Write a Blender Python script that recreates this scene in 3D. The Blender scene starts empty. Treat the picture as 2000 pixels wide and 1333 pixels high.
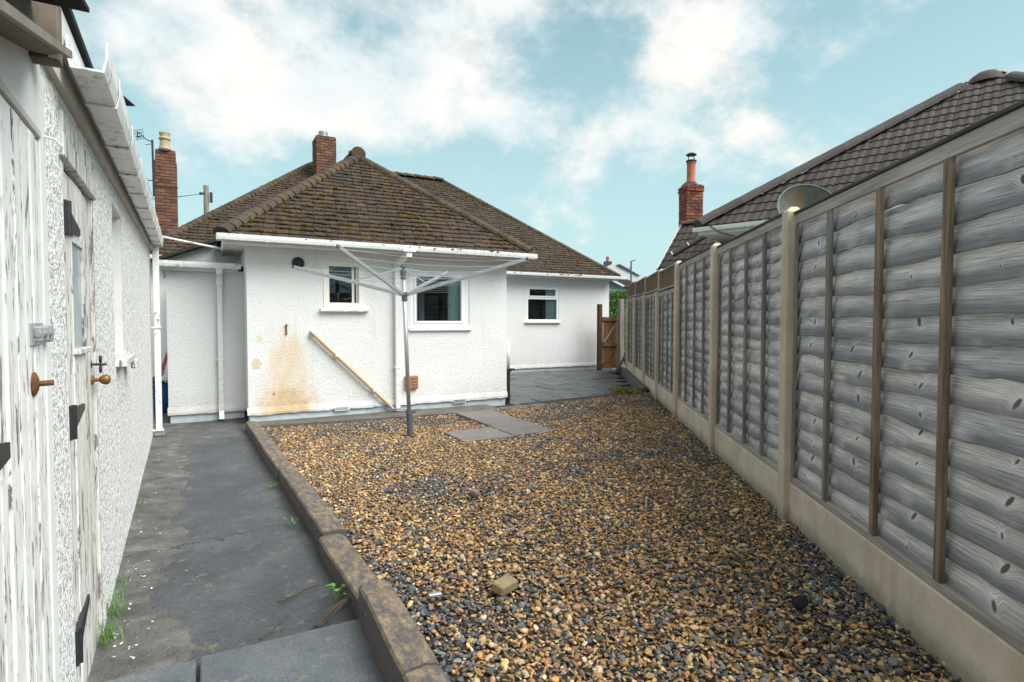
import bpy, math, random
import numpy as np
from mathutils import Vector, Matrix
R=math.radians
rnd=random.Random(7)
rng=np.random.default_rng(11)
sc=bpy.context.scene
col=sc.collection
# ---------------------------------------------------------------- camera
cam_d=bpy.data.cameras.new('camera'); cam=bpy.data.objects.new('camera',cam_d); col.objects.link(cam)
cam_d.sensor_width=36; cam_d.lens=36*1130/2000; cam_d.clip_start=0.02; cam_d.clip_end=600
cam.location=(0,0,1.35); cam.rotation_euler=(R(88.0),0,R(-28.4))
sc.camera=cam
# ---------------------------------------------------------------- sky and sun
SUN_AZ=141.0; SUN_EL=50.0           # compass direction the light comes from (0 = +Y, clockwise)
w=bpy.data.worlds.new('World'); sc.world=w; w.use_nodes=True
wn=w.node_tree; wn.nodes.clear()
def WN(t,**k):
    n=wn.nodes.new(t)
    for a,b in k.items(): setattr(n,a,b)
    return n
def WL(a,b): wn.links.new(a,b)
def wmath(op,a,b=None,clamp=False):
    n=WN('ShaderNodeMath',operation=op,use_clamp=clamp)
    for i,v in enumerate((a,b)):
        if v is None: continue
        if isinstance(v,(int,float)): n.inputs[i].default_value=v
        else: WL(v,n.inputs[i])
    return n.outputs[0]
sky=WN('ShaderNodeTexSky'); sky.sky_type='NISHITA'; sky.sun_disc=False
sky.sun_elevation=R(SUN_EL); sky.sun_rotation=R(SUN_AZ); sky.air_density=1.0; sky.dust_density=1.5; sky.ozone_density=1.0
tint=WN('ShaderNodeMix',data_type='RGBA',blend_type='MULTIPLY'); tint.inputs[0].default_value=1.0
WL(sky.outputs[0],tint.inputs[6]); tint.inputs[7].default_value=(.80,1.06,.80,1)
tc=WN('ShaderNodeTexCoord'); sep=WN('ShaderNodeSeparateXYZ'); WL(tc.outputs['Generated'],sep.inputs[0])
zz=wmath('MAXIMUM',sep.outputs[2],0.0); den=wmath('ADD',zz,0.55)
px_=wmath('DIVIDE',sep.outputs[0],den); py_=wmath('DIVIDE',sep.outputs[1],den)
comb=WN('ShaderNodeCombineXYZ'); WL(px_,comb.inputs[0]); WL(py_,comb.inputs[1]); comb.inputs[2].default_value=5.2
n1=WN('ShaderNodeTexNoise'); WL(comb.outputs[0],n1.inputs['Vector']); n1.inputs['Scale'].default_value=3.4; n1.inputs['Detail'].default_value=9; n1.inputs['Roughness'].default_value=0.6; n1.inputs['Distortion'].default_value=0.0
n2=WN('ShaderNodeTexNoise'); WL(comb.outputs[0],n2.inputs['Vector']); n2.inputs['Scale'].default_value=7.0; n2.inputs['Detail'].default_value=6
# clouds thin out towards the horizon
el=WN('ShaderNodeMapRange',interpolation_type='SMOOTHSTEP'); WL(sep.outputs[2],el.inputs[0]); el.inputs[1].default_value=0.12; el.inputs[2].default_value=0.36; el.inputs[3].default_value=-0.10; el.inputs[4].default_value=0.07
s1=wmath('ADD',n1.outputs[0],el.outputs[0])
cm=WN('ShaderNodeMapRange',interpolation_type='SMOOTHSTEP'); WL(s1,cm.inputs[0]); cm.inputs[1].default_value=0.47; cm.inputs[2].default_value=0.68
cr=WN('ShaderNodeValToRGB'); WL(n2.outputs[0],cr.inputs[0])
cr.color_ramp.elements[0].position=0.3; cr.color_ramp.elements[0].color=(4.4,4.9,5.1,1)
cr.color_ramp.elements[1].position=0.62; cr.color_ramp.elements[1].color=(5.75,5.5,5.2,1)
# pale air low down
lowm=WN('ShaderNodeMapRange',interpolation_type='SMOOTHSTEP'); WL(sep.outputs[2],lowm.inputs[0]); lowm.inputs[1].default_value=-0.02; lowm.inputs[2].default_value=0.60; lowm.inputs[3].default_value=0.95; lowm.inputs[4].default_value=0.22
airm=WN('ShaderNodeMix',data_type='RGBA'); WL(lowm.outputs[0],airm.inputs[0]); WL(tint.outputs[2],airm.inputs[6]); airm.inputs[7].default_value=(3.2,4.45,4.7,1)
cmx=WN('ShaderNodeMix',data_type='RGBA'); WL(cm.outputs[0],cmx.inputs[0]); WL(airm.outputs[2],cmx.inputs[6]); WL(cr.outputs[0],cmx.inputs[7])
bg=WN('ShaderNodeBackground'); WL(cmx.outputs[2],bg.inputs[0]); bg.inputs[1].default_value=0.072
out=WN('ShaderNodeOutputWorld'); WL(bg.outputs[0],out.inputs[0])
sd=bpy.data.lights.new('sun','SUN'); sd.energy=2.2; sd.angle=R(55); sd.color=(1.0,0.98,0.955)
so=bpy.data.objects.new('sun',sd); col.objects.link(so); so.location=(3,-4,12)
ldir=Vector((-math.sin(R(SUN_AZ))*math.cos(R(SUN_EL)),-math.cos(R(SUN_AZ))*math.cos(R(SUN_EL)),-math.sin(R(SUN_EL))))
so.rotation_euler=ldir.to_track_quat('-Z','Y').to_euler()
sc.view_settings.view_transform='Standard'; sc.view_settings.look='None'; sc.view_settings.gamma=1; sc.view_settings.use_curve_mapping=False
sc.view_settings.exposure=1.4
# ---------------------------------------------------------------- helpers
W={}; WM={}
def tag(o,label=None,cat=None,group=None,kind=None):
    if label: o['label']=label
    if cat: o['category']=cat
    if group: o['group']=group
    if kind: o['kind']=kind
    return o
def thing(name,label,cat,loc,group=None):
    o=bpy.data.objects.new(name,None); col.objects.link(o); o.location=loc; o.empty_display_size=.1
    W[o]=Vector(loc); return tag(o,label,cat,group)
def put(o,parent,M):
    W[o]=M.translation.copy(); WM[o]=M.copy()
    if parent is not None:
        o.parent=parent; M=WM.get(parent,Matrix.Translation(W[parent])).inverted()@M
    o.matrix_basis=M; return o
def link(name,me,parent=None,M=None):
    o=bpy.data.objects.new(name,me); col.objects.link(o)
    return put(o,parent,M or Matrix.Identity(4))
def basis(x,y,z,p):
    x,y,z=Vector(x),Vector(y),Vector(z)
    return Matrix(((x.x,y.x,z.x,p[0]),(x.y,y.y,z.y,p[1]),(x.z,y.z,z.z,p[2]),(0,0,0,1)))
class MB:
    """collects geometry in world coordinates (optionally through a frame T)"""
    def __init__(s,T=None,loc=False): s.v=[]; s.f=[]; s.T=None if loc else T; s.L=T if loc else None
    def add(s,vs,fs):
        b=len(s.v)
        for p in vs:
            p=Vector(p); s.v.append(s.T@p if s.T else p)
        s.f+= [tuple(i+b for i in f) for f in fs]; return s
    def quad(s,a,b,c,d): return s.add([a,b,c,d],[(0,1,2,3)])
    def box(s,x0,x1,y0,y1,z0,z1,c=0.0):
        if c<=0:
            return s.add([(x0,y0,z0),(x1,y0,z0),(x1,y1,z0),(x0,y1,z0),(x0,y0,z1),(x1,y0,z1),(x1,y1,z1),(x0,y1,z1)],
              [(0,3,2,1),(4,5,6,7),(0,1,5,4),(1,2,6,5),(2,3,7,6),(3,0,4,7)])
        X=(x0,x1);Y=(y0,y1);Z=(z0,z1);vs=[];ix={}
        for i in (0,1):
            for j in (0,1):
                for k in (0,1):
                    for a in range(3):
                        p=[X[i],Y[j],Z[k]]
                        for b in range(3):
                            if b!=a: p[b]+= c*(1 if (i,j,k)[b]==0 else -1)
                        ix[i,j,k,a]=len(vs); vs.append(p)
        fs=[]
        def F(*q): fs.append(tuple(q))
        for s_ in (0,1):
            q=[ix[s_,0,0,0],ix[s_,1,0,0],ix[s_,1,1,0],ix[s_,0,1,0]]; F(*(q if s_ else q[::-1]))
            q=[ix[0,s_,0,1],ix[0,s_,1,1],ix[1,s_,1,1],ix[1,s_,0,1]]; F(*(q if s_ else q[::-1]))
            q=[ix[0,0,s_,2],ix[1,0,s_,2],ix[1,1,s_,2],ix[0,1,s_,2]]; F(*(q if s_ else q[::-1]))
        for a in (0,1):
            for b in (0,1):
                F(ix[a,b,0,0],ix[a,b,1,0],ix[a,b,1,1],ix[a,b,0,1]); F(ix[a,0,b,0],ix[a,1,b,0],ix[a,1,b,2],ix[a,0,b,2]); F(ix[0,a,b,1],ix[1,a,b,1],ix[1,a,b,2],ix[0,a,b,2])
        for i in (0,1):
            for j in (0,1):
                for k in (0,1): F(ix[i,j,k,0],ix[i,j,k,1],ix[i,j,k,2])
        return s.add(vs,fs)
    def bar(s,p0,p1,wd,ht,upv=(0,0,1),c=0.0):
        p0,p1=Vector(p0),Vector(p1); d=(p1-p0); L=d.length; d.normalize(); u=Vector(upv); r=d.cross(u).normalized(); u=r.cross(d)
        m=MB(); m.box(0,L,-wd/2,wd/2,-ht/2,ht/2,c)
        M=basis(d,-r,u,p0)
        return s.add([M@Vector(v) for v in m.v],m.f)
    def tube(s,pts,r,n=8,caps=True):
        pts=[Vector(p) for p in pts]; rs=r if isinstance(r,(list,tuple)) else [r]*len(pts)
        vs=[];fs=[];ref=None
        for i,p in enumerate(pts):
            d=(pts[min(i+1,len(pts)-1)]-pts[max(i-1,0)]).normalized()
            if ref is None: ref=Vector((0,0,1)) if abs(d.z)<.9 else Vector((1,0,0))
            a=d.cross(ref).normalized(); b=a.cross(d).normalized(); ref=b
            for k in range(n):
                t=2*math.pi*k/n; vs.append(p+(a*math.cos(t)+b*math.sin(t))*rs[i])
        for i in range(len(pts)-1):
            for k in range(n): fs.append((i*n+k,i*n+(k+1)%n,(i+1)*n+(k+1)%n,(i+1)*n+k))
        if caps: fs.append(tuple(range(n))[::-1]); fs.append(tuple((len(pts)-1)*n+k for k in range(n)))
        return s.add(vs,fs)
    def lathe(s,prof,c,n=16,ax=(0,0,1)):
        ax=Vector(ax).normalized(); ref=Vector((1,0,0)) if abs(ax.x)<.9 else Vector((0,1,0)); a=ax.cross(ref).normalized(); b=ax.cross(a); c=Vector(c)
        vs=[];fs=[]
        for (r,h) in prof:
            for k in range(n):
                t=2*math.pi*k/n; vs.append(c+ax*h+(a*math.cos(t)+b*math.sin(t))*r)
        for i in range(len(prof)-1):
            for k in range(n): fs.append((i*n+k,i*n+(k+1)%n,(i+1)*n+(k+1)%n,(i+1)*n+k))
        fs.append(tuple(range(n))[::-1]); fs.append(tuple((len(prof)-1)*n+k for k in range(n)))
        return s.add(vs,fs)
    def extrude(s,prof,p0,p1,upv=(0,0,1),closed=False):
        """profile of (side, up) pairs swept from p0 to p1"""
        p0,p1=Vector(p0),Vector(p1); d=(p1-p0).normalized(); r=d.cross(Vector(upv)).normalized(); u=r.cross(d)
        n=len(prof); vs=[p0+r*a+u*b for a,b in prof]+[p1+r*a+u*b for a,b in prof]
        fs=[(i,(i+1)%n,n+(i+1)%n,n+i) for i in range(n if closed else n-1)]
        if closed: fs+= [tuple(range(n))[::-1],tuple(range(n,2*n))]
        return s.add(vs,fs)
    def mesh(s,name,mat,org,smooth=False):
        me=bpy.data.meshes.new(name); me.from_pydata([tuple(v-org) for v in s.v],[],s.f); me.update()
        if mat: me.materials.append(mat)
        if smooth:
            for p in me.polygons: p.use_smooth=True
        return me
    def build(s,name,mat,parent=None,smooth=False,org=None):
        if org is None:
            xs=[v.x for v in s.v];ys=[v.y for v in s.v];zs=[v.z for v in s.v]
            org=Vector(((min(xs)+max(xs))/2,(min(ys)+max(ys))/2,min(zs)))
        org=Vector(org)
        Mx=Matrix.Translation(org)
        return link(name,s.mesh(name,mat,org,smooth),parent,s.L@Mx if s.L else Mx)
def autosmooth(o,ang=40):
    me=o.data
    for p in me.polygons: p.use_smooth=True
    me.set_sharp_from_angle(angle=R(ang)); return o
# ---------------------------------------------------------------- material helpers
class NT:
    def __init__(s,name):
        s.m=bpy.data.materials.new(name); s.m.use_nodes=True; s.t=s.m.node_tree; s.b=s.t.nodes['Principled BSDF']; s.o=s.t.nodes['Material Output']; s._tc=None
    def n(s,t,**k):
        q=s.t.nodes.new(t)
        for a,b in k.items(): setattr(q,a,b)
        return q
    def l(s,a,b): s.t.links.new(a,b)
    def set(s,inp,v):
        if isinstance(v,(int,float)): inp.default_value=v
        elif isinstance(v,(tuple,list)): inp.default_value=tuple(v)+((1,) if len(v)==3 and inp.type=='RGBA' else ())
        else: s.l(v,inp)
    @property
    def pos(s): return s.n('ShaderNodeNewGeometry').outputs['Position']
    @property
    def obj(s): return s.n('ShaderNodeTexCoord').outputs['Object']
    @property
    def rand(s): return s.n('ShaderNodeObjectInfo').outputs['Random']
    def xyz(s,v):
        q=s.n('ShaderNodeSeparateXYZ'); s.l(v,q.inputs[0]); return q.outputs
    def scale(s,v,sc_,off=(0,0,0)):
        q=s.n('ShaderNodeMapping'); s.l(v,q.inputs[0]); q.inputs['Scale'].default_value=sc_; q.inputs['Location'].default_value=off; return q.outputs[0]
    def addv(s,a,b):
        q=s.n('ShaderNodeVectorMath',operation='ADD'); s.set(q.inputs[0],a); s.set(q.inputs[1],b); return q.outputs[0]
    def noise(s,v,sc_,det=4,ro=.5,dist=0):
        q=s.n('ShaderNodeTexNoise'); s.l(v,q.inputs['Vector']); q.inputs['Scale'].default_value=sc_; q.inputs['Detail'].default_value=det; q.inputs['Roughness'].default_value=ro; q.inputs['Distortion'].default_value=dist; return q.outputs[0]
    def vor(s,v,sc_,feat='F1',out='Distance',ra=1.0):
        q=s.n('ShaderNodeTexVoronoi',feature=feat); s.l(v,q.inputs['Vector']); q.inputs['Scale'].default_value=sc_; q.inputs['Randomness'].default_value=ra; return q.outputs[out]
    def ramp(s,f,stops,interp='LINEAR'):
        q=s.n('ShaderNodeValToRGB'); s.set(q.inputs[0],f); cr=q.color_ramp; cr.interpolation=interp
        while len(cr.elements)<len(stops): cr.elements.new(.5)
        for e,(p,c) in zip(cr.elements,stops):
            e.position=p; e.color=(c,c,c,1) if isinstance(c,(int,float)) else tuple(c)+(1,)
        return q.outputs[0]
    def mr(s,f,a,b,c=0.,d=1.,smooth=True):
        q=s.n('ShaderNodeMapRange',interpolation_type='SMOOTHSTEP' if smooth else 'LINEAR'); s.set(q.inputs[0],f)
        for i,v in enumerate((a,b,c,d)): q.inputs[i+1].default_value=v
        return q.outputs[0]
    def mix(s,f,a,b,blend='MIX'):
        q=s.n('ShaderNodeMix',data_type='RGBA',blend_type=blend); s.set(q.inputs[0],f); s.set(q.inputs[6],a); s.set(q.inputs[7],b); return q.outputs[2]
    def math(s,op,a,b=0.,clamp=False):
        q=s.n('ShaderNodeMath',operation=op,use_clamp=clamp); s.set(q.inputs[0],a); s.set(q.inputs[1],b); return q.outputs[0]
    def bump(s,h,st,dist,prev=None):
        q=s.n('ShaderNodeBump'); s.l(h,q.inputs['Height']); q.inputs['Strength'].default_value=st; q.inputs['Distance'].default_value=dist
        if prev is not None: s.l(prev,q.inputs['Normal'])
        return q.outputs[0]
    def fin(s,colr,rough=.7,normal=None,metal=0.,spec=.5):
        s.set(s.b.inputs['Base Color'],colr); s.set(s.b.inputs['Roughness'],rough); s.set(s.b.inputs['Metallic'],metal); s.b.inputs['Specular IOR Level'].default_value=spec
        if normal is not None: s.l(normal,s.b.inputs['Normal'])
        return s.m
def simple(name,c,rough=.6,metal=0.,var=.25,sc_=30,bumps=.15,dist=.002,spec=.5):
    k=NT(name); p=k.obj; n=k.noise(p,sc_,5,.6)
    c2=tuple(x*(1-var) for x in c); c3=tuple(min(1,x*(1+var)) for x in c)
    return k.fin(k.ramp(n,[(.25,c2),(.75,c3)]),rough,k.bump(n,bumps,dist),metal,spec)
# --- roughcast house wall
def m_roughcast():
    k=NT('roughcast_render'); p=k.pos
    q=k.scale(p,(.8,.8,1.25)); a=k.noise(q,36,6,.72,.2); b=k.noise(q,140,3,.7); v=k.vor(q,46,'F1')
    h=k.math('ADD',k.math('MULTIPLY',a,1.0),k.math('ADD',k.math('MULTIPLY',b,.35),k.math('MULTIPLY',v,-.35)))
    big=k.noise(p,1.6,4,.6); base=k.ramp(big,[(.3,(.745,.74,.73)),(.7,(.79,.79,.795))])
    pits=k.mr(h,.22,.42,1,0); base=k.mix(k.math('MULTIPLY',pits,.45),base,(.52,.49,.45))  # pits coloured darker, painting in the small shadows of the rough surface
    x,y,z=k.xyz(p)
    # rust and damp stain below the iron bar, with a shape of its own
    dx=k.math('ABSOLUTE',k.math('SUBTRACT',x,1.12)); wz=k.mr(z,0.0,1.3,.62,.16,False)
    st=k.mr(k.math('DIVIDE',dx,wz),.25,1.0,1,0); st=k.math('MULTIPLY',st,k.mr(z,1.02,1.3,1,0)); front=k.mr(y,8.9,8.95,1,0)
    st=k.math('MULTIPLY',st,front)
    sn=k.noise(k.scale(p,(1,1,.55)),5.5,6,.62); st=k.math('MULTIPLY',st,k.mr(sn,.26,.56,.22,1.))
    base=k.mix(k.math('MULTIPLY',st,.95),base,k.mix(k.math('MULTIPLY',k.mr(z,.1,.7,1,.0),k.mr(k.noise(p,7,4),.45,.65)),(.74,.60,.44),(.60,.36,.16)))
    # chipped patch and rusty fleck where the render has come away
    nw=k.math('MULTIPLY',k.math('SUBTRACT',k.noise(p,16,4,.6),.5),.10)
    def spot(cx,cz,r0,r1,col,amt,base):
        ddx=k.math('SUBTRACT',x,cx); ddz=k.math('MULTIPLY',k.math('SUBTRACT',z,cz),.75); rr=k.math('ADD',k.math('SQRT',k.math('ADD',k.math('MULTIPLY',ddx,ddx),k.math('MULTIPLY',ddz,ddz))),nw)
        return k.mix(k.math('MULTIPLY',k.math('MULTIPLY',k.mr(rr,r0,r1,1,0),front),amt),base,col)
    base=spot(.70,.74,.055,.07,(.66,.56,.40),.9,base); base=spot(.74,1.08,.03,.06,(.72,.62,.46),.7,base); base=spot(.93,.30,.012,.03,(.50,.20,.08),.9,base); base=spot(1.12,.02,.18,.34,(.60,.40,.20),.55,base)
    low=k.math('MULTIPLY',k.mr(z,-.05,.42,1,0),k.mr(k.noise(p,4.5,5,.6),.42,.68)); base=k.mix(k.math('MULTIPLY',low,.42),base,(.60,.52,.42))
    dr=k.math('MULTIPLY',k.mr(k.noise(k.scale(p,(9,9,.5)),1.,5,.65),.56,.70),k.mr(k.noise(p,1.1,3),.42,.6)); base=k.mix(k.math('MULTIPLY',dr,.28),base,(.55,.52,.46))
    pt=k.mr(k.noise(k.scale(p,(1,1,.35)),2.3,5,.6),.60,.74); base=k.mix(k.math('MULTIPLY',pt,.22),base,(.66,.6,.5))
    return k.fin(base,.85,k.bump(h,.85,.012),0,.25)
def m_pebbledash():
    k=NT('pebbledash_render'); p=k.pos
    v=k.vor(p,85,'F1'); v2=k.vor(p,150,'F1'); n=k.noise(p,40,4,.6)
    h=k.math('SUBTRACT',k.math('MULTIPLY',n,.6),k.math('ADD',k.math('MULTIPLY',v,.9),k.math('MULTIPLY',v2,.3)))
    cells=k.vor(p,85,'F1','Color'); q=k.xyz(cells)[0]
    base=k.ramp(q,[(0,(.76,.76,.755)),(.5,(.85,.85,.855)),(1,(.88,.88,.885))])
    sp=k.math('MULTIPLY',k.mr(v,.33,.60,0,1),k.mr(n,.42,.56)); base=k.mix(k.math('MULTIPLY',sp,.85),base,(.25,.235,.21))
    d=k.mr(k.xyz(p)[2],1.55,2.2,0,1); d=k.math('MULTIPLY',d,k.mr(k.noise(p,7,4),.4,.7)); base=k.mix(k.math('MULTIPLY',d,.35),base,(.62,.58,.46))
    return k.fin(base,.85,k.bump(h,.5,.007),0,.25)
def m_peel(name,amt,paint=(.66,.655,.635),ax=2):
    k=NT(name); p=k.obj
    s_=[9,9,9]; s_[ax]=2.1; off=k.n('ShaderNodeObjectInfo').outputs['Location']
    q=k.scale(k.addv(p,off),tuple(s_))
    n=k.noise(q,2.2,8,.66,.5); m=k.mr(n,amt-.012,amt+.012,1,0,False); edge=k.mr(n,amt+.0,amt+.06,1,0)
    s2=[60,60,60]; s2[ax]=2.5; g=k.noise(k.scale(p,tuple(s2)),1.0,5,.6)
    wood=k.ramp(g,[(.3,(.10,.098,.10)),(.55,(.27,.25,.23)),(.75,(.45,.42,.39))])
    pn=k.noise(p,14,5); pc=k.ramp(pn,[(.3,tuple(c*.86 for c in paint)),(.65,paint)])
    pc=k.mix(k.math('MULTIPLY',edge,.35),pc,(.55,.5,.44))
    s4=[34]*3; s4[ax]=1.1; cn=k.noise(k.scale(k.addv(p,off),tuple(s4)),1.,4,.6,.6); ck=k.mr(k.math('ABSOLUTE',k.math('SUBTRACT',cn,.52)),.005,.016,1,0); ck=k.math('MULTIPLY',ck,k.mr(k.noise(k.addv(p,off),5.,3),.42,.52)); base=k.mix(m,pc,wood); base=k.mix(k.math('MULTIPLY',ck,.9),base,(.05,.05,.058))
    h=k.math('ADD',k.math('MULTIPLY',k.mr(n,amt-.02,amt+.02,0,1,False),1.0),k.math('MULTIPLY',g,.25))
    return k.fin(base,k.mr(n,amt-.01,amt+.01,.85,.5,False),k.bump(h,.8,.004),0,.4)
def m_fence():
    k=NT('weathered_fence_wood'); p=k.obj; r=k.rand
    off=k.n('ShaderNodeCombineXYZ'); k.l(k.math('MULTIPLY',r,37.),off.inputs[0]); k.l(k.math('MULTIPLY',r,91.),off.inputs[2])
    q=k.addv(p,off.outputs[0])
    # knots pull the grain round
    X,Y_,Z=k.xyz(p); xj=k.math('ADD',X,k.math('MULTIPLY',k.math('SUBTRACT',r,.5),.05)); x4=k.math('MULTIPLY',xj,4.); fr=k.math('SUBTRACT',k.math('FRACT',x4),.5); zc=k.math('ADD',.04,k.math('MULTIPLY',k.math('FRACT',k.math('MULTIPLY',r,7.3)),.065))
    dz=k.math('SUBTRACT',Z,zc); du=k.math('ADD',k.math('MULTIPLY',fr,.5),k.math('MULTIPLY',dz,.45)); wn=k.n('ShaderNodeTexWhiteNoise',noise_dimensions='2D'); wv=k.n('ShaderNodeCombineXYZ'); k.l(k.math('FLOOR',x4),wv.inputs[0]); k.l(k.math('MULTIPLY',r,53.),wv.inputs[1]); k.l(wv.outputs[0],wn.inputs['Vector'])
    sz=k.mr(wn.outputs['Value'],.25,1.,.12,1.,False); a1=k.math('DIVIDE',du,.015); a2=k.math('DIVIDE',dz,.026); kn=k.math('DIVIDE',k.math('SQRT',k.math('ADD',k.math('MULTIPLY',a1,a1),k.math('MULTIPLY',a2,a2))),sz)
    km=k.mr(kn,.6,1.1,1,0); kr=k.mr(kn,.8,4.2,1,0)
    wob=k.noise(k.scale(q,(1.6,1,7)),1.6,3,.5)
    gz=k.math('ADD',k.math('MULTIPLY',k.xyz(q)[2],230.),k.math('ADD',k.math('MULTIPLY',wob,9.),k.math('MULTIPLY',kr,5.)))
    cb=k.n('ShaderNodeCombineXYZ'); k.l(k.math('MULTIPLY',k.xyz(q)[0],9.),cb.inputs[0]); k.l(gz,cb.inputs[2])
    g=k.noise(cb.outputs[0],1.0,6,.72)
    blot=k.noise(k.scale(q,(2.2,1,9)),1.3,4,.6)
    a=k.ramp(g,[(.34,(.10,.105,.112)),(.5,(.33,.33,.332)),(.66,(.56,.552,.54))])
    b=k.mix(k.mr(blot,.34,.66),a,k.ramp(g,[(.34,(.20,.20,.197)),(.66,(.62,.61,.595))]))
    c=k.mix(k.math('MULTIPLY',k.mr(k.noise(q,2.1,3),.55,.75),.22),b,(.30,.235,.17))
    c=k.mix(k.math('MULTIPLY',km,.85),c,(.045,.04,.036))
    # bluish grey darkening along the lower lap of each board
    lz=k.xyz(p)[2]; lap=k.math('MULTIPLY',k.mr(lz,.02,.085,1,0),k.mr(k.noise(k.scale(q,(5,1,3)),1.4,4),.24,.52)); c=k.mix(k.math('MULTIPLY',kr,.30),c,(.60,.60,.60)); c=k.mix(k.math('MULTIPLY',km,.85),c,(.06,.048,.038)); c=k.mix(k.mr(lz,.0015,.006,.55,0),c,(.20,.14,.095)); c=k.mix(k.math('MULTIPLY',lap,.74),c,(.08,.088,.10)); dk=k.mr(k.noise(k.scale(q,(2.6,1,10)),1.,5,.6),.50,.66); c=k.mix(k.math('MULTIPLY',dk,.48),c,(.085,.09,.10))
    tone=k.mr(r,0,1,.82,1.12,False); c=k.mix(1.0,c,k.ramp(r,[(0,(1.3,1.31,1.35)),(1,(1.7,1.66,1.6))]),'MULTIPLY')
    h=k.math('ADD',g,k.math('MULTIPLY',km,-.6))
    return k.fin(c,.8,k.bump(h,.8,.004),0,.2)
def m_timber(name,c0,c1,c2,ax=2,sc_=1.0,bl=.5):
    k=NT(name); p=k.obj; r=k.rand; off=k.n('ShaderNodeCombineXYZ'); k.l(k.math('MULTIPLY',r,50.),off.inputs[0]); k.l(k.math('MULTIPLY',r,31.),off.inputs[1]); q=k.addv(p,off.outputs[0])
    s_=[70*sc_]*3; s_[ax]=2.0; g=k.noise(k.scale(q,tuple(s_)),1.0,5,.65,.4)
    s3=[12*sc_]*3; s3[ax]=1.6; t=k.noise(k.scale(q,tuple(s3)),1.0,5,.6)
    a=k.ramp(g,[(.3,c0),(.6,c1),(.8,c2)]); a=k.mix(k.math('MULTIPLY',k.mr(t,.42,.62),bl),a,tuple(x*.42 for x in c1))
    return k.fin(a,.8,k.bump(g,.5,.002),0,.3)
def m_concrete(name,c0,c1,spk=.35,ax=None,gr=(.32,.25,.16),splash=.55):
    k=NT(name); p=k.pos; n=k.noise(p,3.5,6,.6); f=k.noise(p,110,4,.7); v=k.vor(p,110,'F1')
    a=k.ramp(n,[(.3,c0),(.7,c1)]); st=k.mr(k.noise(k.scale(p,(9,9,.9)),1.,5,.6),.5,.75); a=k.mix(k.math('MULTIPLY',st,.4),a,gr)
    zz3=k.xyz(p)[2]; spl=k.math('MULTIPLY',k.mr(k.math('ADD',zz3,k.math('MULTIPLY',k.noise(p,5,5,.65),.16)),.06,.19,1,0),splash); a=k.mix(spl,a,(.12,.115,.075))
    a=k.mix(k.math('MULTIPLY',k.mr(f,.55,.75),spk),a,tuple(x*.4 for x in c0)); a=k.mix(k.math('MULTIPLY',k.mr(f,.42,.25),spk),a,tuple(min(1,x*1.4) for x in c1))
    return k.fin(a,.9,k.bump(k.math('SUBTRACT',f,k.math('MULTIPLY',v,.5)),.5,.004),0,.25)
def m_tile(name,cs,moss,mossc,obj_moss=3.2):
    k=NT(name); r=k.rand; p=k.obj; w_=k.pos
    base=k.ramp(r,[(i/(len(cs)-1),c) for i,c in enumerate(cs)]); pr=k.noise(w_,23,4,.6); big=k.noise(w_,5.5,3,.5)
    base=k.mix(k.mr(k.noise(w_,60,3),.35,.7),base,k.mix(1.,base,(.62,.6,.6),'MULTIPLY'))
    base=k.mix(k.math('MULTIPLY',k.mr(big,.55,.72),.6),base,k.mix(1.,base,(1.7,1.15,.8),'MULTIPLY'))
    if moss and moss<1:
        sp_=k.mr(k.math('ADD',k.noise(w_,17,4,.65),k.math('MULTIPLY',big,.35)),.69,.77); base=k.mix(k.math('MULTIPLY',sp_,.6),base,k.ramp(k.noise(w_,50,2),[(.35,(.055,.033,.008)),(.55,(.12,.06,.012)),(.7,(.13,.11,.02))]))
    if moss:
        mm=k.mr(k.math('ADD',k.noise(w_,obj_moss,4,.6),k.math('MULTIPLY',pr,.55)),moss,moss+.09); base=k.mix(k.math('MULTIPLY',mm,.9),base,k.ramp(k.noise(w_,31,3),[(.3,mossc),(.7,tuple(x*2.0 for x in mossc))]))
    return k.fin(base,.85,k.bump(k.noise(w_,70,4,.6),.6,.006),0,.3)
def m_stuff_tile(name,cs,moss,mossc):      # joined tiles: the tone varies from tile to tile by a stored attribute
    k=NT(name); at=k.n('ShaderNodeAttribute',attribute_name='tone'); w_=k.pos
    base=k.ramp(at.outputs['Fac'],[(i/(len(cs)-1),c) for i,c in enumerate(cs)]); pr=k.noise(w_,23,4,.6); big=k.noise(w_,5.5,3,.5)
    base=k.mix(k.mr(k.noise(w_,60,3),.35,.7),base,k.mix(1.,base,(.62,.6,.6),'MULTIPLY'))
    base=k.mix(k.math('MULTIPLY',k.mr(big,.55,.72),.6),base,k.mix(1.,base,(1.7,1.15,.8),'MULTIPLY'))
    sp_=k.mr(k.math('ADD',k.noise(w_,17,4,.65),k.math('MULTIPLY',big,.35)),.69,.77); base=k.mix(k.math('MULTIPLY',sp_,.6),base,k.ramp(k.noise(w_,50,2),[(.35,(.055,.033,.008)),(.55,(.12,.06,.012)),(.7,(.13,.11,.02))]))
    mm=k.mr(k.math('ADD',k.noise(w_,3.2,4,.6),k.math('MULTIPLY',pr,.55)),moss,moss+.09); base=k.mix(k.math('MULTIPLY',mm,.9),base,k.ramp(k.noise(w_,31,3),[(.3,mossc),(.7,tuple(x*2.0 for x in mossc))]))
    return k.fin(base,.85,k.bump(k.noise(w_,70,4,.6),.6,.006),0,.3)
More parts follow.
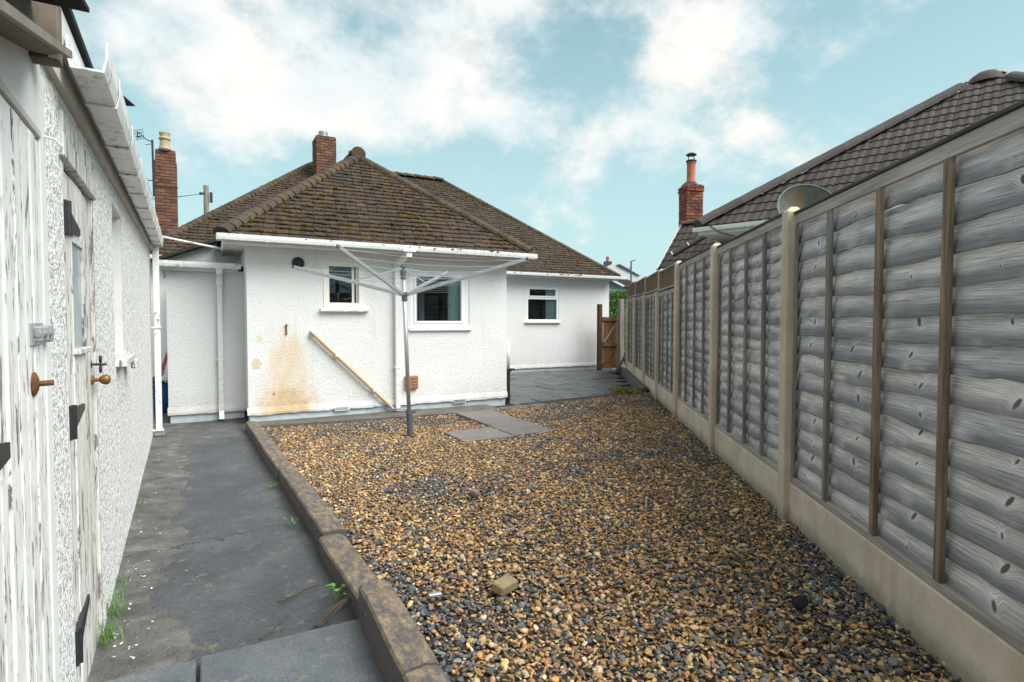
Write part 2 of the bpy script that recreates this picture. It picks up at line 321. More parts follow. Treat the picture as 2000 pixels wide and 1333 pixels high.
def m_brick(name,cs):
    k=NT(name); r=k.rand; p=k.pos; base=k.ramp(r,[(i/(len(cs)-1),c) for i,c in enumerate(cs)])
    n=k.noise(p,45,5,.65); base=k.mix(k.mr(n,.42,.7),base,k.mix(1.,base,(.55,.5,.5),'MULTIPLY'))
    soot=k.mr(k.noise(p,4.,4,.6),.5,.68); base=k.mix(k.math('MULTIPLY',soot,.75),base,(.055,.045,.042))
    return k.fin(base,.9,k.bump(n,.6,.005),0,.2)
def m_pvc(name='white_plastic',grime=.35,ax=(1,1,.15)):
    k=NT(name); p=k.pos; n=k.noise(k.scale(p,(22,22,22)),1.,5,.65); big=k.noise(p,3.,4,.6)
    z=k.mr(k.math('MULTIPLY',k.mr(n,.48,.72),k.mr(big,.36,.6)),0.,1.,0.,grime*3.2,False)
    a=k.mix(z,(.74,.74,.73),(.22,.22,.195)); return k.fin(a,.38,k.bump(n,.08,.002),0,.5)
def m_asphalt():
    k=NT('path_tarmac'); p=k.pos; x,y,z=k.xyz(p)
    f=k.noise(p,190,3,.7); n=k.noise(p,2.2,6,.62); v=k.vor(p,120)
    dark=k.ramp(n,[(.3,(.030,.034,.039)),(.52,(.052,.057,.064)),(.72,(.084,.087,.091))])
    dark=k.mix(k.math('MULTIPLY',k.mr(k.noise(p,14,4,.6),.60,.70),.6),dark,(.15,.125,.085))
    rough_=k.ramp(k.noise(p,6,6,.65),[(.3,(.048,.046,.044)),(.55,(.092,.089,.085)),(.75,(.18,.176,.168))])
    edge=k.math('ADD',x,k.math('ADD',k.math('MULTIPLY',k.math('SUBTRACT',k.noise(p,1.9,5,.6),.5),.62),k.math('MULTIPLY',k.math('SUBTRACT',k.noise(p,9,4,.6),.5),.10)))
    m=k.mr(edge,-.15,-.135,1,0,False); farm=k.mr(y,7.6,8.2,0,1); m=k.math('MAXIMUM',m,k.math('MULTIPLY',farm,.55))
    base=k.mix(m,dark,rough_)
    base=k.mix(k.mr(f,.35,.65),base,k.mix(1.,base,(1.9,1.88,1.85),'MULTIPLY')); base=k.mix(k.math('MULTIPLY',k.mr(k.noise(p,48,4,.7),.54,.62),.55),base,k.mix(1.,base,(.4,.4,.4),'MULTIPLY'))
    sp=k.mr(k.noise(p,75,2,.5),.735,.76); base=k.mix(k.math('MULTIPLY',sp,k.math('ADD',k.math('MULTIPLY',m,.7),.12)),base,(.62,.6,.56))
    cy=k.math('ADD',y,k.math('MULTIPLY',k.noise(p,3.,5,.7),.5)); crk=k.math('MAXIMUM',k.mr(k.math('ABSOLUTE',k.math('SUBTRACT',cy,k.math('ADD',4.55,k.math('MULTIPLY',x,.16)))),.003,.008,1,0),k.mr(k.math('ABSOLUTE',k.math('SUBTRACT',k.math('ADD',y,k.math('MULTIPLY',k.noise(p,4.,4,.7),.12)),7.75)),.006,.014,1,0)); base=k.mix(k.math('MULTIPLY',crk,.8),base,(.012,.012,.012))
    ked=k.mr(k.math('ADD',k.math('SUBTRACT',k.math('SUBTRACT',.765,k.math('MULTIPLY',y,.0293)),x),k.math('MULTIPLY',k.math('SUBTRACT',k.noise(p,6,4,.6),.5),.16)),.02,.10,1,0); base=k.mix(k.math('MULTIPLY',ked,.7),base,(.035,.031,.024))
    rs=k.mix(m,(.5,.5,.5),(.93,.93,.93)); wet=k.mr(n,.35,.62,.42,.72)
    rr=k.math('ADD',k.math('MULTIPLY',k.math('SUBTRACT',1.,m),wet),k.math('MULTIPLY',m,.93))
    h=k.math('ADD',k.math('ADD',f,k.math('MULTIPLY',k.noise(p,22,5,.6),1.4)),k.math('MULTIPLY',m,-.5))
    return k.fin(base,rr,k.bump(h,.8,.010),0,.4)
def m_slab(name,c0,c1,rough=.5,lich=.5):
    k=NT(name); p=k.pos; r=k.rand; n=k.noise(p,4.5,6,.6); f=k.noise(p,120,4,.65)
    a=k.ramp(n,[(.3,c0),(.7,c1)]); a=k.mix(1.,a,k.ramp(r,[(0,(.85,.85,.87)),(1,(1.15,1.14,1.12))]),'MULTIPLY')
    L=k.math('MULTIPLY',k.mr(k.noise(p,17,3,.55),.655,.69),lich); a=k.mix(L,a,(.20,.175,.11))
    vd=k.vor(p,9.5,'F1'); sel=k.mr(k.xyz(k.vor(p,9.5,'F1','Color'))[1],.55,.60); a=k.mix(k.math('MULTIPLY',k.math('MULTIPLY',k.mr(vd,.13,.20,1,0),sel),.6*lich),a,(.24,.235,.19)); a=k.mix(k.mr(f,.38,.68),k.mix(1.,a,(.8,.8,.8),'MULTIPLY'),k.mix(1.,a,(1.25,1.25,1.25),'MULTIPLY'))
    L2=k.mr(k.noise(p,3.3,4,.6),.55,.7); a=k.mix(k.math('MULTIPLY',L2,.5*lich),a,tuple(x*.55 for x in c0))
    return k.fin(a,k.mr(n,.3,.7,rough-.1,rough+.2),k.bump(f,.3,.003),0,.4)
def m_kerb():
    k=NT('lichen_stone_kerb'); p=k.pos; n=k.noise(k.scale(p,(1,.5,1)),24,6,.7,.4); f=k.noise(p,110,4,.6); z=k.xyz(k.n('ShaderNodeNewGeometry').outputs['Normal'])[2]
    st=k.ramp(f,[(.3,(.06,.053,.052)),(.7,(.15,.13,.125))]); li=k.ramp(k.noise(p,38,4),[(.3,(.19,.14,.08)),(.7,(.31,.235,.145))])
    m=k.math('MULTIPLY',k.mr(n,.42,.62),k.mr(z,.3,.8,.06,.85)); a=k.mix(m,st,li)
    a=k.mix(k.math('MULTIPLY',k.mr(k.noise(p,13,3),.68,.72),.5),a,(.36,.32,.22))
    return k.fin(a,.85,k.bump(k.math('ADD',f,k.math('MULTIPLY',n,.6)),.55,.006),0,.25)
def m_glass():
    k=NT('window_glass'); g=k.n('ShaderNodeBsdfGlossy'); g.inputs['Roughness'].default_value=.02; g.inputs['Color'].default_value=(.9,.95,1,1)
    t=k.n('ShaderNodeBsdfTransparent'); t.inputs[0].default_value=(.78,.84,.84,1); fr=k.n('ShaderNodeFresnel'); fr.inputs[0].default_value=1.5
    mx=k.n('ShaderNodeMixShader'); k.l(k.math('MULTIPLY',fr.outputs[0],1.0),mx.inputs[0]); k.l(t.outputs[0],mx.inputs[1]); k.l(g.outputs[0],mx.inputs[2]); k.l(mx.outputs[0],k.o.inputs[0]); return k.m
def m_attr(name,rough=.7,bs=.3):
    k=NT(name); at=k.n('ShaderNodeAttribute',attribute_name='Col'); p=k.pos; n=k.noise(p,120,3,.6)
    a=k.mix(k.mr(n,.3,.7),at.outputs['Color'],k.mix(1.,at.outputs['Color'],(.7,.68,.66),'MULTIPLY')); return k.fin(a,rough,k.bump(n,bs,.003),0,.2)
def m_leaf(name,c0,c1):
    k=NT(name); n=k.noise(k.pos,9,3); f=k.noise(k.pos,60,2); m=k.fin(k.mix(k.mr(f,.35,.65),c0,c1),.5,None,0,.4)
    k.b.inputs['Transmission Weight'].default_value=0.; return m
M={}
M['rough']=m_roughcast(); M['pebble']=m_pebbledash()
M['peel1']=m_peel('peeling_white_paint',.395,(.82,.815,.80)); M['peel2']=m_peel('peeling_grey_paint',.42,(.75,.73,.70)); M['peelh']=m_peel('peeling_frame_paint',.41,(.66,.645,.615)); M['peelb']=m_peel('bare_flaking_paint',.43,(.68,.655,.62))
M['smooth_white']=simple('smooth_white_paint',(.70,.70,.69),.7,var=.06,sc_=8,bumps=.05)
M['warm_white']=simple('cream_white_paint',(.80,.76,.71),.7,var=.07,sc_=7,bumps=.15,dist=.004)
M['soffit']=simple('grey_white_soffit_board',(.66,.655,.63),.7,var=.1,sc_=5,bumps=.08)
M['grey_paint']=simple('dirty_grey_fascia',(.50,.47,.43),.65,var=.14,sc_=6,bumps=.1)
M['brown_soffit']=simple('brown_weathered_soffit',(.13,.10,.075),.85,var=.45,sc_=7,bumps=.3,dist=.004)
M['trim_brown']=simple('weathered_brown_trim',(.21,.18,.15),.8,var=.3,sc_=9,bumps=.2)
M['plinth']=simple('pale_blue_plinth_paint',(.52,.58,.61),.75,var=.16,sc_=9,bumps=.3,dist=.006)
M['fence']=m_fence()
M['batten']=m_timber('brown_batten_wood',(.085,.07,.058),(.29,.205,.14),(.52,.40,.28),2,1.,.85); M['batten_grey']=m_timber('grey_batten_wood',(.12,.112,.105),(.26,.235,.21),(.42,.385,.34))
M['rail']=m_timber('grey_rail_wood',(.22,.205,.185),(.42,.385,.345),(.58,.545,.49),0,1.0,.35); M['cap']=m_timber('dark_capping_wood',(.035,.032,.028),(.085,.075,.062),(.15,.13,.105),0)
M['trellis']=m_timber('brown_trellis_wood',(.09,.06,.04),(.19,.13,.085),(.27,.19,.13))
M['gatewood']=m_timber('stained_gate_wood',(.10,.05,.025),(.22,.105,.045),(.30,.16,.08),2,1.,.3); M['postwood']=m_timber('bleached_post_wood',(.17,.15,.13),(.30,.27,.235),(.42,.38,.34)); M['darkpost']=m_timber('dark_stained_post_wood',(.05,.024,.014),(.11,.05,.026),(.15,.075,.04))
M['concrete']=m_concrete('buff_concrete',(.47,.385,.285),(.64,.55,.43)); M['gboard']=m_concrete('gravel_board_concrete',(.50,.42,.325),(.67,.59,.49),.5,None,(.34,.25,.13))
M['strip']=m_concrete('dark_concrete_strip',(.09,.085,.078),(.16,.15,.135),.35,None,(.07,.06,.04),0.)
CL=[(.030,.023,.020),(.044,.035,.031),(.058,.048,.044),(.039,.033,.031),(.080,.050,.038),(.050,.040,.036)]
MOS=(.065,.045,.007)
M['tile']=m_tile('clay_roof_tile',CL,.93,MOS); M['tile_s']=m_stuff_tile('clay_roof_tiles',CL,.93,MOS); M['hip']=m_tile('mossy_hip_tile',[(.04,.033,.028),(.06,.048,.039),(.085,.067,.052)],.88,(.05,.04,.010))
M['ntile']=m_tile('grey_concrete_tile',[(.044,.037,.034),(.060,.050,.046),(.078,.064,.057)],1.02,(.10,.075,.01),1.6); M['nridge']=m_tile('grey_ridge_tile',[(.072,.064,.060),(.095,.084,.078)],1.02,(.12,.09,.01),1.6)
kk=NT('roof_moss_clumps'); M['roofmoss']=kk.fin(kk.ramp(kk.noise(kk.pos,6.5,3,.6),[(.34,(.026,.018,.008)),(.52,(.062,.038,.010)),(.64,(.09,.068,.012)),(.78,(.13,.105,.02))]),.95,None,0,.1)
M['felt']=simple('dark_roof_underlay',(.03,.025,.022),.95,var=.3)
M['slate']=simple('dark_slate',(.022,.022,.024),.9,var=.3,sc_=12,bumps=.3,spec=.15)
BR=[(.13,.065,.048),(.22,.10,.065),(.17,.078,.052),(.26,.13,.085),(.09,.055,.046)]
M['brick']=m_brick('weathered_brick',BR); M['brick2']=m_brick('red_brick',[(.26,.075,.045),(.34,.11,.06),(.20,.065,.045),(.36,.16,.11)])
M['mortar']=simple('dark_mortar',(.095,.075,.062),.95,var=.35,sc_=25,bumps=.4,dist=.006)
M['pot_buff']=simple('buff_chimney_pot',(.40,.31,.19),.8,var=.35,sc_=9); M['pot_red']=simple('terracotta_pot',(.40,.13,.065),.75,var=.18,sc_=12)
M['lead']=simple('lead_flashing',(.20,.22,.24),.55,var=.35,sc_=14)
M['pvc']=m_pvc('white_plastic',.16); M['pvc_dirty']=m_pvc('grimy_white_plastic',.42); M['pvc_frame']=simple('white_window_plastic',(.84,.845,.86),.3,var=.02,sc_=4,bumps=.02)
M['alu']=simple('dull_aluminium',(.46,.48,.50),.42,.65,var=.16,sc_=40); M['galv']=simple('galvanised_steel',(.42,.44,.45),.45,.6,var=.3,sc_=50); M['grey_pl']=simple('dark_grey_plastic',(.075,.085,.10),.5,var=.2)
M['black']=simple('black_plastic',(.018,.019,.021),.45,var=.3); M['iron']=simple('black_iron',(.022,.023,.026),.5,.2,var=.35,sc_=45,bumps=.4); M['rust']=simple('rusty_iron',(.16,.065,.025),.8,.2,var=.5,sc_=60,bumps=.6); M['brass']=simple('tarnished_brass_knob',(.21,.115,.04),.45,.45,var=.4,sc_=45,bumps=.25)
M['tanpipe']=simple('tan_plastic_pipe',(.50,.365,.21),.5,var=.14,sc_=14); M['vent_brown']=simple('brown_vent_plastic',(.33,.155,.085),.6,var=.12)
M['line']=simple('pale_washing_line',(.70,.70,.66),.6,var=.1)
M['glass']=m_glass(); M['pane_blue']=simple('pale_frosted_pane',(.30,.37,.41),.22,var=.12,sc_=5,bumps=.05)
M['room']=simple('dim_room_wall',(.10,.105,.11),.9,var=.2,sc_=3); M['curtain']=simple('teal_curtain',(.78,.90,.90),.9,var=.22,sc_=18); M['curtainw']=simple('pale_curtain',(.80,.83,.82),.9,var=.1,sc_=18)
M['asphalt']=m_asphalt(); M['slab']=m_slab('grey_paving_slab',(.062,.067,.074),(.115,.12,.128),.42,.5); M['slabp']=m_slab('mauve_paving_slab',(.125,.112,.112),(.19,.172,.168),.6,.25); M['slabn']=m_slab('blue_grey_step_slab',(.085,.095,.105),(.15,.162,.172),.36,.45)
M['kerb']=m_kerb(); M['gravel']=m_attr('gravel_stones',.85,.5); M['soil']=simple('damp_gritty_soil',(.035,.028,.021),.95,var=.5,sc_=60,bumps=.6,dist=.008)
M['ground']=simple('distant_ground',(.075,.08,.055),.95,var=.4,sc_=.4); M['blocks']=m_slab('dark_block_walling',(.07,.07,.07),(.13,.128,.122),.8,.4)
M['leaf']=m_leaf('hedge_leaf',(.045,.115,.012),(.10,.22,.03)); M['weed']=m_leaf('weed_leaf',(.06,.17,.02),(.13,.30,.05)); M['moss']=m_leaf('yellow_moss',(.15,.13,.012),(.27,.23,.03)); M['shrub_y']=m_leaf('yellow_shrub_leaf',(.38,.36,.03),(.5,.48,.08))
M['bark']=simple('twig_bark',(.06,.045,.035),.9,var=.4,sc_=50); M['blue']=simple('blue_plastic',(.02,.10,.30),.35,var=.15,sc_=8); M['hose']=simple('pink_hose',(.42,.14,.13),.5,var=.2)
M['stonep']=simple('purple_grey_stone',(.19,.14,.135),.7,var=.2,sc_=30); M['paint_chip']=simple('white_paint_flake',(.75,.74,.70),.7,var=.1); M['deadleaf']=simple('dead_leaf',(.045,.03,.02),.8,var=.4); M['orangeleaf']=simple('orange_leaf',(.32,.11,.03),.8,var=.3)
M['flake']=simple('lifted_paint',(.60,.59,.565),.7,var=.15)
M['sandstone']=simple('buff_brick_fragment',(.27,.21,.11),.9,var=.3,sc_=40,bumps=.6,dist=.006)
M['lamp_grey']=simple('lamp_post_grey',(.10,.11,.12),.5,.3); M['far_slate']=simple('far_grey_roof',(.20,.225,.26),.6,var=.1); M['far_white']=simple('pale_roof_sheet',(.70,.72,.75),.5,var=.06); M['far_brick']=simple('far_brick_wall',(.22,.10,.065),.9,var=.2,sc_=4); M['far_dark']=simple('far_dark_cladding',(.055,.058,.07),.8,var=.1)
M['dish']=simple('stained_dish_metal',(.30,.30,.26),.5,.35,var=.25,sc_=4)
def m_dish():
    k=NT('rust_stained_dish'); p=k.obj; n=k.noise(k.scale(p,(5,5,1.2)),1.4,5,.6); z=k.xyz(p)[2]
    m=k.math('MULTIPLY',k.mr(n,.45,.62),k.mr(k.math('ABSOLUTE',k.math('SUBTRACT',k.xyz(p)[0],.03)),.05,.32,1,0)); a=k.ramp(k.noise(p,7,4),[(.3,(.055,.06,.058)),(.7,(.11,.118,.112))]); a=k.mix(k.math('MULTIPLY',m,.7),a,(.15,.10,.035)); return k.fin(a,.6,None,0.,.3)
M['dish']=m_dish()
# ================================================================ SETTING
def struct(o): o['kind']='structure'; return o
struct(MB().quad((-150,-150,-.35),(150,-150,-.35),(150,250,-.35),(-150,250,-.35)).build('ground',M['ground'],org=(0,0,-.35)))
def kx(y): return .765-.0293*y          # kerb's left face
def sx(y): return -.346-.022*y          # outbuilding wall face
# path: one gently uneven sheet between the outbuilding and the kerb, running on behind the house annexe
pm=MB(); nx,ny=10,60
for j in range(ny+1):
    y=-1+j*(15.0/ny)
    for i in range(nx+1):
        x0=sx(y)-.03 if y<8.75 else -1.6; x1=kx(y)+.05 if y<9 else .75
        pm.v.append(Vector((x0+(x1-x0)*i/nx,y,-.10+.006*math.sin(3.1*y+i)-.012*math.sin(math.pi*i/nx))))
for j in range(ny):
    for i in range(nx): a=j*(nx+1)+i; pm.f.append((a,a+1,a+nx+2,a+nx+1))
struct(pm.build('path',M['asphalt'],smooth=True,org=(0,5,-.1)))
struct(MB().add([(.60,8.16,-.15),(4.30,8.02,-.15),(4.30,8.9,-.15),(.60,8.9,-.15),(.60,8.52,-.078),(4.30,8.20,-.078),(4.30,8.9,-.078),(.60,8.9,-.078),(.60,8.52,-.15),(4.30,8.20,-.15)],
   [(4,5,6,7),(8,9,5,4),(9,2,6,5),(8,4,7,3)]).build('footing_strip',M['strip'],org=(2.4,8.5,-.15)))
# ---- gravel bed
FA=Vector((3.59,2.609,0)); FD=Vector((.564,.826,0)).normalized(); FN=Vector((-FD.y,FD.x,0))   # fence line, FN points into the garden
def fx(y): return FA.x+(y-FA.y)*FD.x/FD.y
def sst(a,b,x): t=np.clip((x-a)/(b-a),0,1); return t*t*(3-2*t)
def gz(x,y): return -.015-.085*sst(3,8.5,y)*sst(7.2,2.5,x)
def gfront(x): return np.where(x<4.2,8.52-(x-.6)*.0865,8.2+(x-4.25)*.07)
gm=MB(); 
for j in range(31):
    for i in range(13):
        y=.2+j*8.5/30; x0=kx(y)+.02; x1=fx(y)+.02; x=x0+(x1-x0)*i/12; gm.v.append(Vector((x,y,float(gz(x,y))-.022)))
for j in range(30):
    for i in range(12): a=j*13+i; gm.f.append((a,a+1,a+14,a+13))
struct(gm.build('gravel_bed',M['soil'],org=(3,4,-.1)))
def vnoise(x,y,seed,f):
    g=np.random.default_rng(seed).random((64,64)); xi=x*f; yi=y*f; x0=np.floor(xi).astype(int); y0=np.floor(yi).astype(int); tx=xi-x0; ty=yi-y0; tx=tx*tx*(3-2*tx); ty=ty*ty*(3-2*ty)
    G=lambda a,b:g[a%64,b%64]
    return (G(x0,y0)*(1-tx)+G(x0+1,y0)*tx)*(1-ty)+(G(x0,y0+1)*(1-tx)+G(x0+1,y0+1)*tx)*ty
def ico(sub):
    t=(1+5**.5)/2; v=[(-1,t,0),(1,t,0),(-1,-t,0),(1,-t,0),(0,-1,t),(0,1,t),(0,-1,-t),(0,1,-t),(t,0,-1),(t,0,1),(-t,0,-1),(-t,0,1)]
    f=[(0,11,5),(0,5,1),(0,1,7),(0,7,10),(0,10,11),(1,5,9),(5,11,4),(11,10,2),(10,7,6),(7,1,8),(3,9,4),(3,4,2),(3,2,6),(3,6,8),(3,8,9),(4,9,5),(2,4,11),(6,2,10),(8,6,7),(9,8,1)]
    v=[np.array(p)/np.linalg.norm(p) for p in v]
    for _ in range(sub):
        c={};nf=[]
        def mid(a,b):
            k=(min(a,b),max(a,b))
            if k not in c: p=v[a]+v[b]; v.append(p/np.linalg.norm(p)); c[k]=len(v)-1
            return c[k]
        for a,b,d in f:
            e,g,h=mid(a,b),mid(b,d),mid(d,a); nf+=[(a,e,h),(b,g,e),(d,h,g),(e,g,h)]
        f=nf
    return np.array(v),np.array(f)
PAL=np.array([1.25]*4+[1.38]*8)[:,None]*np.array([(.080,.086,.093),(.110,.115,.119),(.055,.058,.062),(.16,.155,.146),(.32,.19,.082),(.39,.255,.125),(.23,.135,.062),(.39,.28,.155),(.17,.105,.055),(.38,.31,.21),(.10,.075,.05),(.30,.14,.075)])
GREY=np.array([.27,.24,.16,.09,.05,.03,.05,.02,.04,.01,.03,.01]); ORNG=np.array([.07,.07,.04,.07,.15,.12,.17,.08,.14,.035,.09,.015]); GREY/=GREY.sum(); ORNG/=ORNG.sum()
def stones(name,pts,size,sub,seed,smooth):
    g=np.random.default_rng(seed); n=len(pts); bv,bf=ico(sub); nv=len(bv)
    V=np.repeat(bv[None],n,0)
    for _ in range(6 if sub else 2):       # flat chips knocked off each stone
        d=g.normal(size=(n,3)); d/=np.linalg.norm(d,axis=1,keepdims=True); h=g.uniform(.30,.75,n)
        pr=np.einsum('nij,nj->ni',V,d); ex=np.clip(pr-h[:,None],0,None); V=V-ex[:,:,None]*d[:,None,:]*.9
    V*= (1+g.normal(0,.07,(n,nv,1)))
    sc3=np.stack([g.uniform(.8,1.35,n),g.uniform(.6,1.0,n),g.uniform(.24,.55,n)],1)*(size*g.lognormal(0,.34,n).clip(.4,2.1))[:,None]
    V=V*sc3[:,None,:]
    ax=g.uniform(0,2*np.pi,n); tl=g.normal(0,.38,n); tr=g.normal(0,.38,n)
    ca,sa=np.cos(ax),np.sin(ax); ct,st=np.cos(tl),np.sin(tl); cr,sr=np.cos(tr),np.sin(tr)
    x,y,z=V[...,0],V[...,1],V[...,2]
    y,z=y*ct[:,None]-z*st[:,None],y*st[:,None]+z*ct[:,None]; x,z=x*cr[:,None]+z*sr[:,None],-x*sr[:,None]+z*cr[:,None]
    x,y=x*ca[:,None]-y*sa[:,None],x*sa[:,None]+y*ca[:,None]
    V=np.stack([x,y,z],-1)+pts[:,None,:]
    px,py=pts[:,0],pts[:,1]
    fd=(px-(FA.x+(py-FA.y)*FD.x/FD.y))*-.826; kd=px-(.765-.0293*py)-.17
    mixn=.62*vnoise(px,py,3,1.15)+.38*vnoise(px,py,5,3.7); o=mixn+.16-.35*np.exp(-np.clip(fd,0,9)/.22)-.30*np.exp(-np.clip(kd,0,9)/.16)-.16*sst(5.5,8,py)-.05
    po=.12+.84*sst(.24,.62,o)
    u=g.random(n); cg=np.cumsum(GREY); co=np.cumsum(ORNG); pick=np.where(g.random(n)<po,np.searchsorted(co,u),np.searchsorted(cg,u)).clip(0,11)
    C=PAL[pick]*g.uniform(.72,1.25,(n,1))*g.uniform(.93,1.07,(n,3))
    F=(bf[None]+ (np.arange(n)*nv)[:,None,None]).reshape(-1,3)
    return V.reshape(-1,3),F,np.repeat(C,nv,0)
def gpts(y0,y1,sp,seed,zoff):
    g=np.random.default_rng(seed); xs,ys=np.meshgrid(np.arange(.4,8.3,sp),np.arange(y0,y1,sp)); x=(xs+g.uniform(-.5,.5,xs.shape)*sp).ravel(); y=(ys+g.uniform(-.5,.5,xs.shape)*sp).ravel()
    k=(x>.765-.0293*y+.145-.11*(y<2.7))&(x<FA.x+(y-FA.y)*FD.x/FD.y-.015)&(y<gfront(x)-.01)&(x*.4756+y*.8796>1.2)
    lat=x*.8796-y*.4756; fw_=x*.4756+y*.8796; k&=(np.abs(lat)<fw_*.90+.15)
    x,y=x[k],y[k]; return np.stack([x,y,gz(x,y)+g.uniform(-.016,.004,len(x))+zoff+.010*(vnoise(x,y,9,1.6)-.5)],1)
gr=None
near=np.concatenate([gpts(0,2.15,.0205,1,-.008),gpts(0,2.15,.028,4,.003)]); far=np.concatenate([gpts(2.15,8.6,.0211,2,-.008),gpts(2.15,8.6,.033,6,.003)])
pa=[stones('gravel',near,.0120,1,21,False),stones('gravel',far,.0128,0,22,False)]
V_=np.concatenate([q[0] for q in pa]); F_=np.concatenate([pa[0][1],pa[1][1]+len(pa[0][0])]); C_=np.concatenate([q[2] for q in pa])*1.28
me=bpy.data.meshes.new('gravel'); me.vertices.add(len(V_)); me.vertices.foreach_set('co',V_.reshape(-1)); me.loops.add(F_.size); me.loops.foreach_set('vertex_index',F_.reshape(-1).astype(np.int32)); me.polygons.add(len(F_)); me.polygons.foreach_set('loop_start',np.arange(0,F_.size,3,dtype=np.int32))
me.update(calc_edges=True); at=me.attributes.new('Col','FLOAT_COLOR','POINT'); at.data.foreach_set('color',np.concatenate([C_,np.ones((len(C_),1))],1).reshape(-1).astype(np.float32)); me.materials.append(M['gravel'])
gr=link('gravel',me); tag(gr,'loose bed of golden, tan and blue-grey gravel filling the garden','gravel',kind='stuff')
# ---- patio of slabs in the corner behind the extension
pat=struct(MB().add([(4.2,8.25,-.13),(7.6,8.50,-.13),(11.2,13.7,-.13),(11.2,14.2,-.13),(4.2,14.2,-.13)],[(0,1,2,3,4)]).build('patio',M['strip'],org=(7,11,-.13)))
svar=[]
def patio_slab(x0,x1,y0,y1,mat=None,z=-.08,th=.045,name='slab',par=None):
    m=MB(); 
    tilt=rnd.uniform(-.004,.004)
    m.box(x0,x1,y0,y1,z-th,z,.006); m.v=[Vector((v.x,v.y,v.z+tilt*((v.x-x0)/(x1-x0)-.5))) for v in m.v]
    return m.build(name,mat or M['slab'],par)
def lowx(y): return 7.43+(y-8.527)*FD.x/FD.y
y=8.50; row=0
while y<13.9:
    ln=(.60,.45,.60,.75)[row%4]; x=4.72-(.33 if row%2 else 0)
    while x<11:
        wd=(.60,.60,.90,.45,.60)[(row*3+int(x*2))%5]; x1=min(x+wd,lowx(y)-.01); xa=max(x,4.7)
        if x1-xa>.12: patio_slab(xa+.009,x1-.009,y+.009,min(y+ln,13.97)-.009,z=-.08+rnd.uniform(-.007,.007),par=pat)
        x+=wd
        if x>lowx(y): break
    y+=ln; row+=1
# edging row along the gravel (slightly skewed, as laid)
for i in range(6):
    xa=4.32+i*.565; xb=xa+.555; ya=float(gfront(np.array(xa))); yb=float(gfront(np.array(xb)))
    m=MB(); zz_=-.074+rnd.uniform(-.004,.004); m.box(0,1,0,1,0,1,.02)
    m.v=[Vector((xa+(xb-xa)*v.x,(ya+(yb-ya)*v.x)*(1-v.y)+8.495*v.y if True else 0,zz_-.07*(1-v.z))) for v in m.v]; m.build('edging_slab',M['slab'],pat)
# ---- stepping slabs in the gravel
GS='stepping slabs in the gravel'
for (x0,x1,y0,y1,lb) in [(3.42,4.02,7.55,8.14,'mauve-grey paving slab laid against the footing strip by the house corner'),(3.42,4.02,6.88,7.52,'mauve-grey paving slab, middle one of the run of three towards the house'),(3.39,4.0,6.24,6.85,'mauve-grey paving slab at the garden end of the run of three'),(2.70,3.36,6.17,6.80,'mauve-grey paving slab nearest the rotary dryer, left of the run of three')]:
    o=patio_slab(x0,x1,y0,y1,M['slabp'],-.052,.045,'paving_slab'); tag(o,lb,'slab',GS)
# ---- step slabs at the near end of the path
for (x0,x1,y0,y1,lb) in [(-.02,.665,2.12,2.74,'blue-grey slab across the near end of the path beside the raised kerb'),(-.40,-.035,2.10,2.73,'small dark slab at the near end of the path beside the peeling doors'),(-.02,.675,1.45,2.10,'blue-grey slab nearest the camera at the bottom edge of the picture')]:
    o=patio_slab(x0,x1,y0,y1,M['slabn'],-.070,.06,'paving_slab'); tag(o,lb,'slab','slabs at the near end of the path')
# ---- stone kerb between path and gravel
kb=thing('kerb_edging','low lichen-stained stone kerb running between the dark path and the gravel','kerb',(kx(5),5,-.1))
for (y0,y1,zt,dx,wd) in [(8.42,5.60,.012,0,.15),(5.58,4.42,.022,.006,.155),(4.405,3.72,.026,.002,.155),(3.705,2.735,.006,-.030,.165),(2.72,1.96,.105,None,.15),(1.945,1.0,.105,None,.15)]:
    m=MB(); n=10
    prof=[(0,-.18),(0,-.012),(.010,0),(.085,.006),(wd-.014,-.004),(wd,-.018),(wd,-.18)]
    rows=[]
    for i in range(n+1):
        y=y0+(y1-y0)*i/n; jx=rnd.uniform(-.003,.003); jz=rnd.uniform(-.003,.003); e=.004 if i in (0,n) else 0
        for a,b in prof: m.v.append(Vector(((kx(y)+dx if dx is not None else .642+(y-2.67)*.045)+a+jx+(e if a<.02 else -e if a>wd-.02 else 0),y,zt+b+(jz-e if b>-.1 else 0))))
    q=len(prof)
    for i in range(n):
        for j in range(q-1): m.f.append((i*q+j,i*q+j+1,(i+1)*q+j+1,(i+1)*q+j))
    m.f.append(tuple(range(q))); m.f.append(tuple(n*q+j for j in range(q))[::-1])
    m.build('kerb_stone',M['kerb'],kb)
# low block wall between patio and fence
lw=thing('low_block_wall','low dark block wall beside the patio at the foot of the fence','wall',(9,10.8,-.1))
n=11
for i in range(n):
    ya=8.52+i*.455; yb=ya+.445
    m=MB(); z0=rnd.uniform(-.004,.004)
    for y in (ya,yb):
        for (dx,z) in ((0,-.13),(0,.055+z0),(.012,.067+z0),(.12,.067+z0),(.13,.052+z0),(.13,-.13)): m.v.append(Vector((lowx(y)+dx,y,z)))
    m.f=[(j,j+1,j+7,j+6) for j in range(5)]+[(0,1,2,3,4,5),(11,10,9,8,7,6)]; m.build('block',M['blocks'],lw)
m=MB()
for y in (8.5,13.6):
    for (dx,z) in ((.13,-.13),(.13,.035),(.30,.04)): m.v.append(Vector((lowx(y)+dx,y,z)))
m.f=[(0,1,4,3),(1,2,5,4)]; m.build('backfill',M['strip'],lw)
